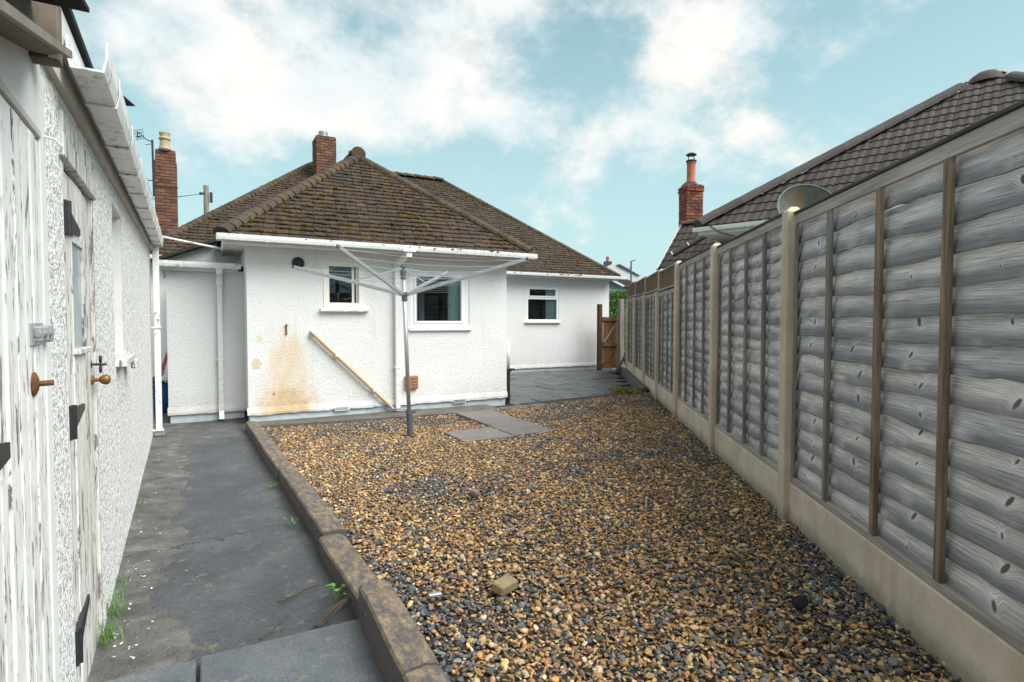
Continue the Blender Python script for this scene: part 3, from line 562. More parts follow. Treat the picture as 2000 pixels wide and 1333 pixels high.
# ================================================================ HOUSE
house=thing('bungalow','white roughcast bungalow with a brown tiled hipped roof and rear extension','house',(2.6,8.9,-.08))
def wall_xz(m,x0,x1,z0,z1,y,holes,depth=.16,reveal=True):
    """wall facing -Y with rectangular openings and reveals"""
    xs=sorted({x0,x1,*[h[0] for h in holes],*[h[1] for h in holes]}); zs=sorted({z0,z1,*[h[2] for h in holes],*[h[3] for h in holes]})
    for i in range(len(xs)-1):
        for j in range(len(zs)-1):
            cx,cz=(xs[i]+xs[i+1])/2,(zs[j]+zs[j+1])/2
            if any(h[0]<cx<h[1] and h[2]<cz<h[3] for h in holes): continue
            m.quad((xs[i],y,zs[j]),(xs[i+1],y,zs[j]),(xs[i+1],y,zs[j+1]),(xs[i],y,zs[j+1]))
    for a,b,c,d in (holes if reveal else []):
        Y=y+depth; m.quad((a,y,c),(a,Y,c),(a,Y,d),(a,y,d)); m.quad((b,y,c),(b,y,d),(b,Y,d),(b,Y,c)); m.quad((a,y,d),(a,Y,d),(b,Y,d),(b,y,d)); m.quad((a,y,c),(b,y,c),(b,Y,c),(a,Y,c))
FY=8.87; HA=(1.70,2.145,1.60,2.19); HB=(2.965,3.985,1.235,2.16); HC=(8.03,9.09,1.33,2.335); RY=14.0
def skirt(m,x0,x1,y,z,proud=.016):
    n=int((x1-x0)/.035); pr=None
    for i in range(n+1):
        x=x0+(x1-x0)*i/n; zb=z-.012+.018*(vnoise(np.array(x),np.array(y),17,9.)-.5)+rnd.uniform(-.004,.004)
        c=[Vector((x,y-.001,z+.10)),Vector((x,y-proud,z+.02)),Vector((x,y-proud+.002,float(zb))),Vector((x,y+.03,float(zb)+.004))]
        if pr: 
            for k in range(3): m.add([pr[k],c[k],c[k+1],pr[k+1]],[(0,1,2,3)])
        pr=c
m=MB()
wall_xz(m,.59,4.69,.03,2.46,FY,[HA,HB])
m.quad((.59,FY,.03),(.59,FY,2.46),(.59,RY,2.46),(.59,RY,.03)); m.quad((4.69,FY,.03),(4.69,RY,.03),(4.69,RY,2.46),(4.69,FY,2.46))
skirt(m,.575,4.70,FY,.03); m.build('extension_wall',M['rough'],house)
m=MB(); wall_xz(m,4.69,10.9,.03,2.62,RY,[HC]); wall_xz(m,-.95,.59,-.1,2.62,RY,[]); m.quad((10.9,RY,.03),(10.9,20.9,.03),(10.9,20.9,2.62),(10.9,RY,2.62)); m.quad((-.95,RY,-.1),(-.95,RY,2.62),(-.95,20.9,2.62),(-.95,20.9,-.1)); m.quad((-.95,20.9,-.1),(-.95,20.9,2.62),(10.9,20.9,2.62),(10.9,20.9,-.1)); skirt(m,4.69,10.92,RY,.03); m.build('main_wall',M['rough'],house)
m=MB(); m.box(.61,4.67,FY+.022,FY+.3,-.12,.06); m.build('plinth',M['plinth'],house)
m=MB(); m.box(4.7,10.88,RY+.022,RY+.3,-.12,.06); m.build('plinth',M['plinth'],house)
# annexe beside the extension
AX0=-.40; AY=9.5
m=MB(); wall_xz(m,AX0,.588,.02,2.08,AY,[]); m.quad((AX0,AY,.02),(AX0,AY,2.08),(AX0,RY-.01,2.08),(AX0,RY-.01,.02)); skirt(m,AX0-.012,.588,AY,.02)
m.add([(-.47,10.3,2.0),(.588,10.3,2.0),(.588,10.3,2.72),(.40,10.3,2.63),(-.47,10.3,2.27)],[(0,1,2,3,4)]); m.build('annexe_wall',M['rough'],house)
m=MB(); m.box(AX0+.02,.58,AY+.022,AY+.2,-.12,.05); m.build('plinth',M['plinth'],house)
m=MB(); m.box(AX0-.05,.585,AY-.06,10.28,2.085,2.15); m.build('annexe_roof',M['felt'],house)
m=MB(); m.box(AX0-.06,.52,AY-.075,AY-.055,2.055,2.155,.003); m.box(AX0-.06,-.37,AY-.05,RY-.02,2.06,2.15); m.build('annexe_fascia',M['soffit'],house)
# little lean-to roof edge above the annexe: a falling row of verge tiles
vr=MB(); vr.bar((-.62,10.24,2.235),(.50,10.24,2.70),.30,.035,(0,0,1)); vo=vr.build('verge_board',M['felt'],house)
tmB=MB(); tmB.box(-.0815,.0815,-.10,.10,-.010,.010,.004); TILE_ME=tmB.mesh('tile',M['tile'],Vector((0,0,0)))
vd=Vector((1.12,0,.465)).normalized()
for i in range(10):
    p=Vector((-.60,10.20,2.268))+vd*(i*.122); o=link('tile',TILE_ME,vo,basis(Vector((0,1,0)),-vd,Vector((0,1,0)).cross(-vd),p)@Matrix.Rotation(R(4+rnd.uniform(-2,2)),4,'X'))
# ---- tiled roofs
PIT=R(38.5); CP,SP=math.cos(PIT),math.sin(PIT); GA=.125
roof_m=MB(); E0=Vector((.25,8.5,2.485)); E1=Vector((4.99,8.5,2.485)); hw=2.37; PK=Vector((2.62,8.5+hw,2.485+hw*math.tan(PIT))); BKY=16.0
MC0=Vector((-1.12,13.65,2.66)); MC1=Vector((11.0,13.65,2.66)); HT=4.0; RZ=MC0.z+HT*math.tan(PIT); ML=Vector((MC0.x+HT,13.65+HT,RZ)); MR_=Vector((MC1.x-HT,13.65+HT,RZ))
rm=MB(); rm.add([E0,E1,PK,(PK.x,BKY,PK.z),(E0.x,BKY,E0.z),(E1.x,BKY,E1.z)],[(0,1,2),(0,2,3,4),(1,5,3,2)])
roof1=rm.build('extension_roof',M['felt'],house,org=(2.62,10.5,2.485))
rm=MB(); rm.add([MC0,MC1,MR_,ML,(MC0.x,21.65,2.66),(MC1.x,21.65,2.66)],[(0,1,2,3),(1,5,2),(5,4,3,2),(4,0,3)])
roof2=rm.build('main_roof',M['tile_s'],house,org=(5,17,2.66))
def tile_mats(p0,u,v,Lu,inl,inr,V,lift=.012):
    """matrices for tiles on a slope: p0 eave start, u along the eave, v up the slope"""
    nrm=u.cross(v).normalized(); res=[]; k=0
    while k*GA<V-.05:
        d=k*GA; a=inl*(d+.06); b=Lu-inr*(d+.06); x=a-(.0825 if k%2 else 0)-.02
        while x<b+.02:
            if x+.083>a-.05 and x<b+.03:
                p=p0+u*(x+.0825)+v*(d+.075+rnd.uniform(-.011,.011)+.012*math.sin(x*1.7+k*.35))+nrm*(lift+.006+rnd.uniform(-.002,.004))
                Mx=basis(u,v,nrm,p)@Matrix.Rotation(R(-8.5+rnd.uniform(-1.8,1.8)),4,'X')@Matrix.Rotation(R(rnd.uniform(-1.6,1.6)),4,'Z')@Matrix.Rotation(R(rnd.uniform(-.9,.9)),4,'Y')
                res.append(Mx)
            x+=.1655
        k+=1
    return res
UX=Vector((1,0,0)); VU=Vector((0,CP,SP))
t1=tile_mats(E0-VU*.05,UX,VU,4.74,CP,CP,hw/CP+.05); t2=tile_mats(MC0-VU*.05,UX,VU,12.12,CP,CP,HT/CP+.05)
# nearest 300 as single tiles, the rest joined
for Mx in t1[:300]: link('tile',TILE_ME,roof1,Mx)
def join_tiles(mats,me,name,parent,mat):
    co=np.array([v.co[:] for v in me.vertices]); fs=[tuple(p.vertices) for p in me.polygons]; V=[];F=[];T=[]
    for i,Mx in enumerate(mats):
        A=np.array(Mx); V.append(co@A[:3,:3].T+A[:3,3]); b=i*len(co); F+=[tuple(j+b for j in f) for f in fs]; T+=[rnd.random()]*len(co)
    V=np.concatenate(V); m=bpy.data.meshes.new(name); org=np.array(W[parent]); m.from_pydata((V-org).tolist(),[],F); m.update(); a=m.attributes.new('tone','FLOAT','POINT'); a.data.foreach_set('value',np.array(T,np.float32)); m.materials.append(mat)
    o=link(name,m,parent,Matrix.Translation(W[parent])); o['kind']='stuff'; return o
def ext_hides(Mx):   # tiles of the main roof that lie inside the extension's roof
    p=Mx.translation; return E0.x+.35<p.x<E1.x-.35 and p.z<2.485+(hw-abs(p.x-2.62))*math.tan(PIT)-.05
join_tiles(t1[300:]+[q for q in t2 if not ext_hides(q)],TILE_ME,'roof_tiles',house,M['tile_s'])
# moss cushions lodged in the laps
def roof_moss(mats,n,seed,name,parent,s0=.011):
    g=np.random.default_rng(seed); bv,bf=ico(0); V=[];F=[]; dens=[]
    for Mx in mats: p=Mx.translation; dens.append(float(vnoise(np.array(p.x),np.array(p.y*1.3),41,1.3))**2+.06)
    dens=np.array(dens); dens/=dens.sum(); pick=g.choice(len(mats),n,p=dens)
    for i,k in enumerate(pick):
        A=np.array(mats[k]); s=s0*g.lognormal(0,.4); q=np.array([g.uniform(-.08,.08),-.10+g.uniform(-.012,.03),.010]); v=bv*np.array([s*g.uniform(1,2.2),s,s*.7])*g.uniform(.75,1.25,(12,1))+q
        V.append(v@A[:3,:3].T+A[:3,3]); F.append(bf+12*i)
    V=np.concatenate(V); F=np.concatenate(F); me=bpy.data.meshes.new(name); me.from_pydata((V-np.array(W[parent])).tolist(),[],F.tolist()); me.update(); me.materials.append(M['roofmoss'])
    o=link(name,me,parent,Matrix.Translation(W[parent])); o['kind']='stuff'; return o
vis2=[q for q in t2 if not ext_hides(q)]
roof_moss(t1,1900,61,'roof_moss',roof1); roof_moss(vis2,3200,62,'roof_moss',roof2,.013)
# bonnet hip tiles
def bonnet(name,mat,L=.30,r0=.125,r1=.085,th=.016,n=6):
    m=MB(); 
    for rr in (0,th):
        for (x,r) in ((0,r0),(L,r1)):
            for k in range(n+1):
                t=math.pi*(k/n); m.v.append(Vector((x,(r-rr)*math.cos(t)*1.05,(r-rr)*math.sin(t)*.75-.035)))
    q=n+1
    for k in range(n): m.f+=[(k,k+1,q+k+1,q+k),(2*q+k,3*q+k,3*q+k+1,2*q+k+1),(k,2*q+k,2*q+k+1,k+1)]
    # mortar bedding closing the lower end
    m.v.append(Vector((.012,0,-.035))); c=len(m.v)-1
    for k in range(n): m.f.append((c,2*q+k,2*q+k+1))
    return m.mesh(name,mat,Vector((0,0,0)))
BON=bonnet('hip_tile',M['hip']); RID=bonnet('ridge_tile',M['hip'],.33,.13,.125)
def run_hips(p0,p1,parent,me,step,name,sink=.02,j=2.):
    d=(p1-p0); L=d.length; d.normalize(); up=Vector((0,0,1)); y=up.cross(d).normalized(); z=d.cross(y); n=int(L/step)
    for i in range(n+1):
        p=p0+d*(i*step)+z*(.018-sink*0); link(name,me,parent,basis(d,y,z,p)@Matrix.Rotation(R(-4.5+rnd.uniform(-1.2,1.2)),4,'Y')@Matrix.Rotation(R(rnd.uniform(-j,j)),4,'Z'))
run_hips(E0+Vector((.02,.02,.03)),PK,roof1,BON,.159,'hip_tile'); run_hips(E1+Vector((-.02,.02,.03)),PK,roof1,BON,.159,'hip_tile')
run_hips(MC0,ML,roof2,BON,.159,'hip_tile'); run_hips(MC1,MR_,roof2,BON,.159,'hip_tile')
run_hips(PK+Vector((0,-.10,.055)),Vector((PK.x,15.6,PK.z+.055)),roof1,RID,.31,'ridge_tile',j=.8); run_hips(MR_+Vector((0,0,.03)),ML+Vector((.40,0,.03)),roof2,RID,.31,'ridge_tile',j=.8)
m=MB(); m.lathe([(.0,-.012),(.125,-.012),(.135,.0),(.135,.03)],(PK.x,PK.y-.115,PK.z+.035),16,(0,1,0)); m.build('ridge_end',M['hip'],roof1)
# ---- eaves: soffit, fascia, gutters with brackets
GP0=[(-.052,.055),(-.055,.0),(-.045,-.045),(.045,-.045),(.055,0),(.058,.055),(.052,.055),(.049,.0),(.04,-.038),(-.04,-.038),(-.049,.0),(-.046,.055)]
def gutter(p0,p1,parent,mat,brk,name='gutter',k=.78,open0=False):
    GP=[(a*k,b*k) for a,b in GP0]
    p0,p1=Vector(p0),Vector(p1); m=MB(); m.extrude(GP,p0,p1,closed=True); d=(p1-p0).normalized()
    for e,s in ((p0,-1),(p1,1)):
        if not(open0 and s<0): m.extrude([(-.05*k,.05*k),(-.045*k,-.043*k),(.045*k,-.043*k),(.053*k,.05*k)],e,e+d*s*.006,closed=True)
    g=m.build(name,mat,parent)
    for t in brk:
        p=p0+(p1-p0)*t; b=MB(); b.extrude([(x*k,y*k) for x,y in [(-.060,.05),(-.061,-.002),(-.05,-.053),(.05,-.053),(.060,-.002),(.0615,.058),(.058,.058),(.058,.0),(.046,-.046),(-.046,-.046),(-.055,.0),(-.055,.05)]],p-d*.014,p+d*.014,closed=True); b.build('bracket',mat,g)
    return g
m=MB(); m.box(.30,4.95,8.505,8.53,2.36,2.50,.003); m.box(.30,.325,8.53,9.45,2.36,2.5,.003); m.box(4.925,4.95,8.53,13.9,2.36,2.5,.003); m.build('fascia',M['soffit'],house)
m=MB(); m.box(.325,4.925,8.531,FY-.001,2.385,2.40); m.box(.325,.588,FY,13.9,2.385,2.40); m.box(4.692,4.925,FY,13.9,2.385,2.40); m.build('soffit',M['soffit'],house)
gutter((.22,8.445,2.445),(5.03,8.445,2.430),house,M['pvc'],(.06,.125,.33,.505,.575,.70,.86,.965))
m=MB(); m.extrude([(a*.78,b*.78) for a,b in GP0],(.255,8.45,2.445),(.255,8.62,2.445),closed=True); m.build('gutter_return',M['pvc'],house)
m=MB(); m.box(4.72,11.02,13.66,13.685,2.53,2.67,.003); m.build('fascia',M['soffit'],house)
m=MB(); m.box(4.72,10.99,13.686,13.99,2.55,2.565); m.build('soffit',M['soffit'],house)
gutter((4.72,13.60,2.625),(11.22,13.60,2.615),house,M['pvc'],(.08,.24,.36,.52,.66,.78,.93))
gutter((-1.0,13.60,2.625),(.24,13.60,2.620),house,M['pvc'],(.3,.7))
gutter((-.50,9.36,2.145),(.545,9.36,2.135),house,M['pvc_dirty'],(.10,.27,.92))
def downpipe(x,y,z0,z1,parent,mat,wd=.065,clips=(),shoe=True,ztop_off=None,name='downpipe',ang=0):
    m=MB(); T=Matrix.Translation((x,y,0))@Matrix.Rotation(ang,4,'Z'); m.T=T
    m.box(-wd/2,wd/2,-wd/2,wd/2,z0+.05,z1,.004)
    if shoe: 
        m.box(-wd/2-.006,wd/2+.006,-wd/2-.006,wd/2+.006,z0+.12,z0+.19,.003); m.add([(-wd/2,-wd/2-.07,z0),(wd/2,-wd/2-.07,z0),(wd/2,-wd/2-.02,z0),(-wd/2,-wd/2-.02,z0),(-wd/2,-wd/2,z0+.12),(wd/2,-wd/2,z0+.12),(wd/2,wd/2,z0+.12),(-wd/2,wd/2,z0+.12)],[(0,1,5,4),(1,2,6,5),(2,3,7,6),(3,0,4,7)])
    o=m.build(name,mat,parent)
    for zc in clips:
        b=MB(); b.T=T; b.box(-wd/2-.014,wd/2+.014,-wd/2-.005,wd/2+.03,zc-.012,zc+.012,.002); b.build('clip',mat,o)
    if ztop_off:
        b=MB(); b.box(x-wd/2-.012,x+wd/2+.012,y-wd/2-.004,y+wd/2+.004,z1-.11,z1+.0,.003); b.bar((x,y,z1-.02),ztop_off,wd,wd,(1,0,0)); a,b_,c=ztop_off; b.box(a-wd/2-.01,a+wd/2+.01,b_-.035,b_+.035,c-.06,c+.06,.003); b.build('swan_neck',mat,o)
    return o
downpipe(2.725,8.815,-.075,2.24,house,M['pvc'],.07,(.62,1.95),False,(2.80,8.455,2.37))
m=MB(); m.box(2.70,2.90,8.398,8.492,2.385,2.478,.004); m.build('gutter_outlet',M['pvc'],house)
downpipe(.268,9.43,-.07,1.97,house,M['pvc'],.066,(.78,),True,(.268,9.365,2.08))
m=MB(); m.box(.21,.335,9.315,9.405,2.095,2.18,.004); m.build('gutter_outlet',M['pvc'],house)
# white overflow pipe slanting across the verge
m=MB(); m.tube([(-.62,9.28,2.535),(-.2,9.28,2.46),(.30,9.28,2.378)],.016,8); m.build('overflow_pipe',M['pvc_dirty'],house,True)
# ---- windows
def room(m,x0,x1,y,z0,z1,d=1.6): 
    a,b,c,e=x0-.5,x1+.5,z0-.8,z1+.25; Y=y+d
    m.quad((a,Y,c),(b,Y,c),(b,Y,e),(a,Y,e)); m.quad((a,y,c),(a,Y,c),(a,Y,e),(a,y,e)); m.quad((b,y,c),(b,y,e),(b,Y,e),(b,Y,c)); m.quad((a,y,c),(b,y,c),(b,Y,c),(a,Y,c)); m.quad((a,y,e),(a,Y,e),(b,Y,e),(b,y,e))
def frame(m,x0,x1,z0,z1,y0,y1,w_,c=.004,wb=None):
    wb=wb or w_; m.box(x0,x0+w_,y0,y1,z0,z1,c); m.box(x1-w_,x1,y0,y1,z0,z1,c); m.box(x0+w_-.002,x1-w_+.002,y0+.0015,y1-.001,z1-w_,z1-.0015,c); m.box(x0+w_-.002,x1-w_+.002,y0+.0015,y1-.001,z0+.0015,z0+wb,c)
def curtain(name,x0,x1,z0,z1,y,mat,par,n=28,amp=.02):
    m=MB()
    for i in range(n+1):
        x=x0+(x1-x0)*i/n; yy=y+amp*math.sin(i*1.35)+amp*.5*math.sin(i*.6+1)
        m.v+= [Vector((x,yy,z0)),Vector((x,yy,z1))]
    m.f=[(2*i,2*i+2,2*i+3,2*i+1) for i in range(n)]; return m.build(name,mat,par,True)
# small window in a cream surround
a,b,c,d=HA; m=MB(); frame(m,a-.075,b+.08,c-.06,d+.05,FY-.012,FY+.05,.078,.003); wA=m.build('window',M['warm_white'],house)
m=MB(); frame(m,a+.002,b-.002,c+.002,d-.002,FY+.06,FY+.11,.022,.003); m.box(2.06,2.095,FY+.07,FY+.105,c+.024,d-.024,.002); m.build('frame',M['warm_white'],wA)
m=MB(); m.box(a+.02,b-.02,FY+.083,FY+.089,c+.02,d-.02); m.build('pane',M['glass'],wA)
m=MB(); n=22
for i in range(n+1):
    x=1.575+(2.285-1.575)*i/n; zb=1.492+rnd.uniform(-.006,.006)
    m.v+=[Vector((x,FY-.075,zb)),Vector((x,FY-.078,1.518)),Vector((x,FY-.0,1.545)),Vector((x,FY-.0,1.488))]
for i in range(n):
    for k in range(3): m.f.append((i*4+k,i*4+k+1,i*4+k+5,i*4+k+4))
    m.f.append((i*4+3,i*4,i*4+4,i*4+7))
m.f+=[(0,3,2,1),(n*4,n*4+1,n*4+2,n*4+3)]; m.build('sill',M['warm_white'],wA)
m=MB(); room(m,a,b,FY+.16,c,d); m.build('room',M['room'],wA)
# plastic framed window behind the dryer
a,b,c,d=HB; m=MB(); frame(m,a,b,c,d,FY+.015,FY+.075,.055,.004,.07); m.box(b-.10,b-.054,FY+.02,FY+.07,c+.07,d-.055,.003); wB=m.build('window',M['pvc_frame'],house)
m=MB(); frame(m,a+.055,b-.10,c+.068,d-.053,FY+.002,FY+.062,.045,.006); m.build('casement',M['pvc_frame'],wB)
m=MB(); m.box(a+.095,b-.14,FY+.03,FY+.05,c+.11,d-.095); m.build('pane',M['glass'],wB)
m=MB(); m.box(a-.03,b+.03,FY-.045,FY+.015,c-.045,c-.002,.005); m.build('sill',M['pvc_frame'],wB)
m=MB(); room(m,a,b,FY+.16,c,d); m.build('room',M['room'],wB)
curtain('curtain',a+.68,b-.12,c+.08,d-.02,FY+.105,M['curtain'],wB); curtain('curtain',a+.05,a+.17,c+.08,d-.02,FY+.125,M['curtain'],wB,10); curtain('curtain',a+.36,a+.46,c+.08,d-.02,FY+.62,M['curtain'],wB,10)
for i in range(9): 
    m=MB(); z=d-.10-i*.030; m.add([(a+.10,FY+.10,z-.006),(b-.14,FY+.10,z-.006),(b-.14,FY+.122,z+.006),(a+.10,FY+.122,z+.006)],[(0,1,2,3)]); m.build('blind_slat',M['soffit'],wB)
# window in the far wing
a,b,c,d=HC; m=MB(); frame(m,a,b,c,d,RY+.01,RY+.075,.06,.004); m.box(a+.058,b-.058,RY+.012,RY+.073,1.955,2.015,.003); wC=m.build('window',M['pvc_frame'],house)
m=MB(); frame(m,a+.058,b-.058,2.013,d-.058,RY-.004,RY+.06,.042,.005); m.build('casement',M['pvc_frame'],wC)
for (z0,z1) in ((c+.06,1.956),(2.05,d-.095)):
    m=MB(); m.box(a+.06,b-.06,RY+.035,RY+.05,z0,z1); m.build('pane',M['glass'],wC)
m=MB(); m.box(a-.06,b+.06,RY-.07,RY+.01,c-.045,c-.003,.005); m.build('sill',M['warm_white'],wC)
m=MB(); room(m,a,b,RY+.16,c,d); m.build('room',M['room'],wC); curtain('curtain',b-.36,b-.05,c+.05,d-.03,RY+.12,M['curtainw'],wC)
# ---- small fittings on the facade
m=MB(); m.lathe([(.0,0),(.085,0),(.088,.012),(.075,.03),(.055,.034),(.05,.018),(.0,.018)],(1.275,FY-.0,2.185),20,(0,-1,0)); v_=m.build('fan_vent',M['black'],house)
m=MB(); m.lathe([(.0,0),(.032,0),(.03,.05),(.0,.055)],(1.275,FY-.015,2.185),12,(0,-1,0)); m.build('vent_hub',M['iron'],v_)
m=MB(); m.box(2.855,3.065,FY-.06,FY,.265,.475,.008); vb=m.build('boiler_vent',M['vent_brown'],house)
for i in range(4):
    m=MB(); m.box(2.965,3.055,FY-.068,FY-.058,.29+i*.045,.312+i*.045,.003); m.build('louvre',M['vent_brown'],vb)
for (x0,z0,mt) in ((3.69,-.02,M['black']),(1.77,-.01,M['galv'])):
    m=MB(); m.box(x0,x0+.215,FY-.019,FY+.01,z0,z0+.072,.003); ab=m.build('air_brick',M['smooth_white'],house)
    for i in range(8): 
        m=MB(); m.box(x0+.012+i*.0245,x0+.027+i*.0245,FY-.021,FY-.012,z0+.012,z0+.06); m.build('slot',mt,ab)
m=MB(); m.box(1.092,1.112,FY-.022,FY+.005,1.145,1.30,.003); m.lathe([(.0,0),(.016,0),(.016,.012),(0,.014)],(1.102,FY-.018,1.285),8,(0,-1,0)); m.build('iron_bar',M['rust'],house)
p0=Vector((1.455,FY-.055,1.165)); p1=Vector((2.655,FY-.055,-.03)); m=MB(); m.tube([p0+Vector((-.02,.06,.02)),p0,p1],.026,12); wp=m.build('waste_pipe',M['tanpipe'],house,True)
autosmooth(wp,50)
d_=(p1-p0).normalized()
m=MB(); m.tube([p0-d_*.03,p0+d_*.035],.034,12); autosmooth(m.build('collar',M['galv'],wp))
for t in (.28,.745):
    m=MB(); q=p0+(p1-p0)*t; m.tube([q-d_*.012,q+d_*.012],.032,12); m.box(q.x-.012,q.x+.012,FY-.04,FY,q.z-.05,q.z+.05); m.build('clip',M['pvc'],wp)
# pipes at the right corner of the extension
m=MB(); m.tube([(4.745,8.93,-.08),(4.745,8.93,.50)],.040,12); m.box(4.70,4.79,8.88,8.98,.45,.52,.004); m.box(4.78,4.88,8.915,8.945,.485,.515,.006); m.build('gully_pipe',M['black'],house)
m=MB(); m.tube([(4.745,8.93,.52),(4.745,8.93,1.02)],.036,12); m.build('soil_pipe',M['pvc'],house,True)
m=MB(); m.tube([(2.35,8.79,.04),(2.6,8.78,-.02),(2.9,8.79,-.055),(3.1,8.80,-.06)],.006,6); m.build('cable',M['blue'],house)
# ---- chimneys: mortar core with bricks set proud of it
def chimney(par,name,x0,x1,y0,y1,z0,z1,mat,faces='fl',ang=0.,cap=0):
    T=Matrix.Translation(((x0+x1)/2,(y0+y1)/2,0))@Matrix.Rotation(ang,4,'Z'); hx,hy=(x1-x0)/2,(y1-y0)/2
    core=MB(T); core.box(-hx+.008,hx-.008,-hy+.008,hy-.008,z0,z1-.005); c=core.build(name,M['mortar'],par)
    bm={}
    def bme(L):
        L=round(L,3)
        if L not in bm: 
            q=MB(); q.box(-L/2,L/2,-.02,.02,-.032,.032,.004); bm[L]=q.mesh('brick',mat,Vector((0,0,0)))
        return bm[L]
    ch=.0755; k=0; z=z0+.04
    while z<z1-.03:
        ex=.025 if cap and z>z1-.16 else 0.
        for f,(hl,ho) in {'f':(hx,hy),'l':(hy,hx),'r':(hy,hx)}.items():
            if f not in faces: continue
            a=-hl; first=.105 if (k%2)^(f!='f') else .215
            while a<hl-.02:
                L=min(first,hl-a); first=.215
                if hl-(a+L)<.06: L=hl-a
                u=a+L/2; g=.011; jit=rnd.uniform(-.003,.003)
                if f=='f': Mx=Matrix.Translation((u,-ho+.016-ex+jit,z))
                elif f=='l': Mx=Matrix.Translation((-ho+.016-ex+jit,u,z))@Matrix.Rotation(R(90),4,'Z')
                else: Mx=Matrix.Translation((ho-.016+ex+jit,u,z))@Matrix.Rotation(R(90),4,'Z')
                link('brick',bme(max(L-g,.02)),c,T@Mx@Matrix.Rotation(R(rnd.uniform(-.8,.8)),4,'Y')); a+=L
        z+=ch; k+=1
    return c,T
cA,_=chimney(house,'chimney',2.90,3.44,16.62,17.22,4.6,6.42,M['brick'])
m=MB(); m.box(2.91,3.43,16.63,17.21,6.41,6.45,.02); m.build('flaunching',M['mortar'],cA)
m=MB(); m.lathe([(.13,0),(.13,.05),(.11,.06),(.11,.10),(.125,.105),(.125,.125),(.11,.13),(.11,.15),(.125,.155),(.125,.175),(.11,.18),(.09,.18),(.09,.1)],(3.14,16.9,6.44),18); m.build('chimney_pot',M['galv'],cA)
chB=thing('brick_chimney','tall red brick chimney with a buff clay pot behind the left end of the roof','chimney',(-.63,16.2,2.6))
cB,_=chimney(chB,'stack',-.86,-.40,15.98,16.45,2.4,5.12,M['brick']); 
cB2,_=chimney(chB,'stack_head',-.84,-.42,16.0,16.43,5.12,5.38,M['brick'])
m=MB(); m.lathe([(.135,0),(.135,.02),(.12,.05),(.105,.20),(.10,.26),(.125,.28),(.125,.31),(.105,.33),(.10,.36),(.115,.40),(.12,.43),(.10,.44),(.085,.43),(.085,.3)],(-.645,16.15,5.37),18); autosmooth(m.build('chimney_pot',M['pot_buff'],chB),35)
m=MB(); m.lathe([(.20,0),(.17,.05),(.135,.07)],(-.645,16.15,5.35),14); m.build('flaunching',M['hip'],chB)
# tv aerial on its mast, strapped to that chimney
ae=thing('tv_aerial','television aerial on a dark mast strapped to the tall left chimney','aerial',(-.9,15.9,4.6))
m=MB(); m.tube([(-.875,15.93,4.25),(-.885,15.93,5.55)],.022,8); m.build('mast',M['iron'],ae)
m=MB(); m.tube([(-.885,15.93,5.50),(-1.0,15.85,5.52),(-1.09,15.8,5.60)],.011,6); m.tube([(-.885,15.93,5.46),(-1.02,15.86,5.40)],.008,6); m.build('boom',M['iron'],ae)
m=MB()
for i in range(6): m.tube([(-1.21+i*.034,15.78,5.44+.012*i),(-1.23+i*.034,15.78,5.68+.012*i)],.0035,5)
for j in range(4): m.tube([(-1.215-.005*j,15.78,5.46+j*.07),(-1.035-.005*j,15.78,5.52+j*.07)],.0035,5)
m.build('grid',M['iron'],ae)
m=MB()
for (z,dz) in ((5.52,.06),(5.60,.06)): m.box(-1.17,-1.09,15.70,15.74,z,z+.02); m.box(-1.165,-1.15,15.70,15.74,z-.03,z+.05)
m.build('dipole',M['black'],ae)
m=MB(); m.tube([(-.88,15.93,4.62),(-.98,15.90,4.60),(-1.06,15.88,4.68),(-1.075,15.88,4.74)],.013,6); m.lathe([(0,0),(.025,0),(.025,.03),(0,.03)],(-1.075,15.88,4.73),8); m.build('side_arm',M['iron'],ae)
m=MB(); m.box(-.90,-.38,15.955,15.965,4.5,4.52); m.tube([(-.88,15.93,4.5),(-.70,15.95,4.72)],.008,6); m.build('strap',M['iron'],ae)
m=MB(); m.tube([(-1.0,15.88,4.60),(-.95,15.9,4.40),(-.90,15.94,4.2)],.004,5); m.build('coax',M['black'],ae)
# ================================================================ OUTBUILDING on the left
dv=Vector((-.022,1,0)).normalized(); nv_=Vector((dv.y,-dv.x,0)); T2=basis(dv,-nv_,(0,0,1),(-.346,0,0))
def S(a,d,z): return T2@Vector((a,d,z))
ob=thing('outbuilding','white pebbledashed outbuilding with peeling plank doors along the left of the path','outbuilding',S(5,.5,-.12))
D1=(.3,2.085,-.14,1.875); D2=(2.47,3.245,-.14,1.90); WN_=(4.10,4.68,1.12,2.04)
m=MB(T2,True); wall_xz(m,-1.2,8.70,-.14,2.33,0,[D1,D2,WN_],.14,False); m.quad((8.70,0,-.14),(8.70,2.6,-.14),(8.70,2.6,2.33),(8.70,0,2.33)); m.build('wall',M['pebble'],ob)
m=MB(T2,True); m.box(4.08,4.70,.10,.14,1.1,2.06); m.build('blocked_window',M['soffit'],ob)
for (x0,x1,z0,z1) in ((4.68,4.72,1.12,2.04),(4.06,4.10,1.12,2.04),(4.06,4.72,2.04,2.08)):
    m=MB(T2,True); m.box(x0,x1,.001,.12,z0,z1); m.build('window_reveal',M['soffit'],ob)
m=MB(T2,True); m.box(3.245,3.29,.001,.12,-.13,1.9); m.build('door_reveal',M['soffit'],ob)
m=MB(T2,True); m.box(4.12,4.86,-.055,.10,1.075,1.118,.004); m.box(4.62,4.84,-.075,-.04,1.03,1.085,.008); m.build('window_sill',M['peelh'],ob)
m=MB(T2,True); m.box(2.086,2.16,-.006,.03,-.13,2.06,.003); m.build('door_jamb',M['smooth_white'],ob)
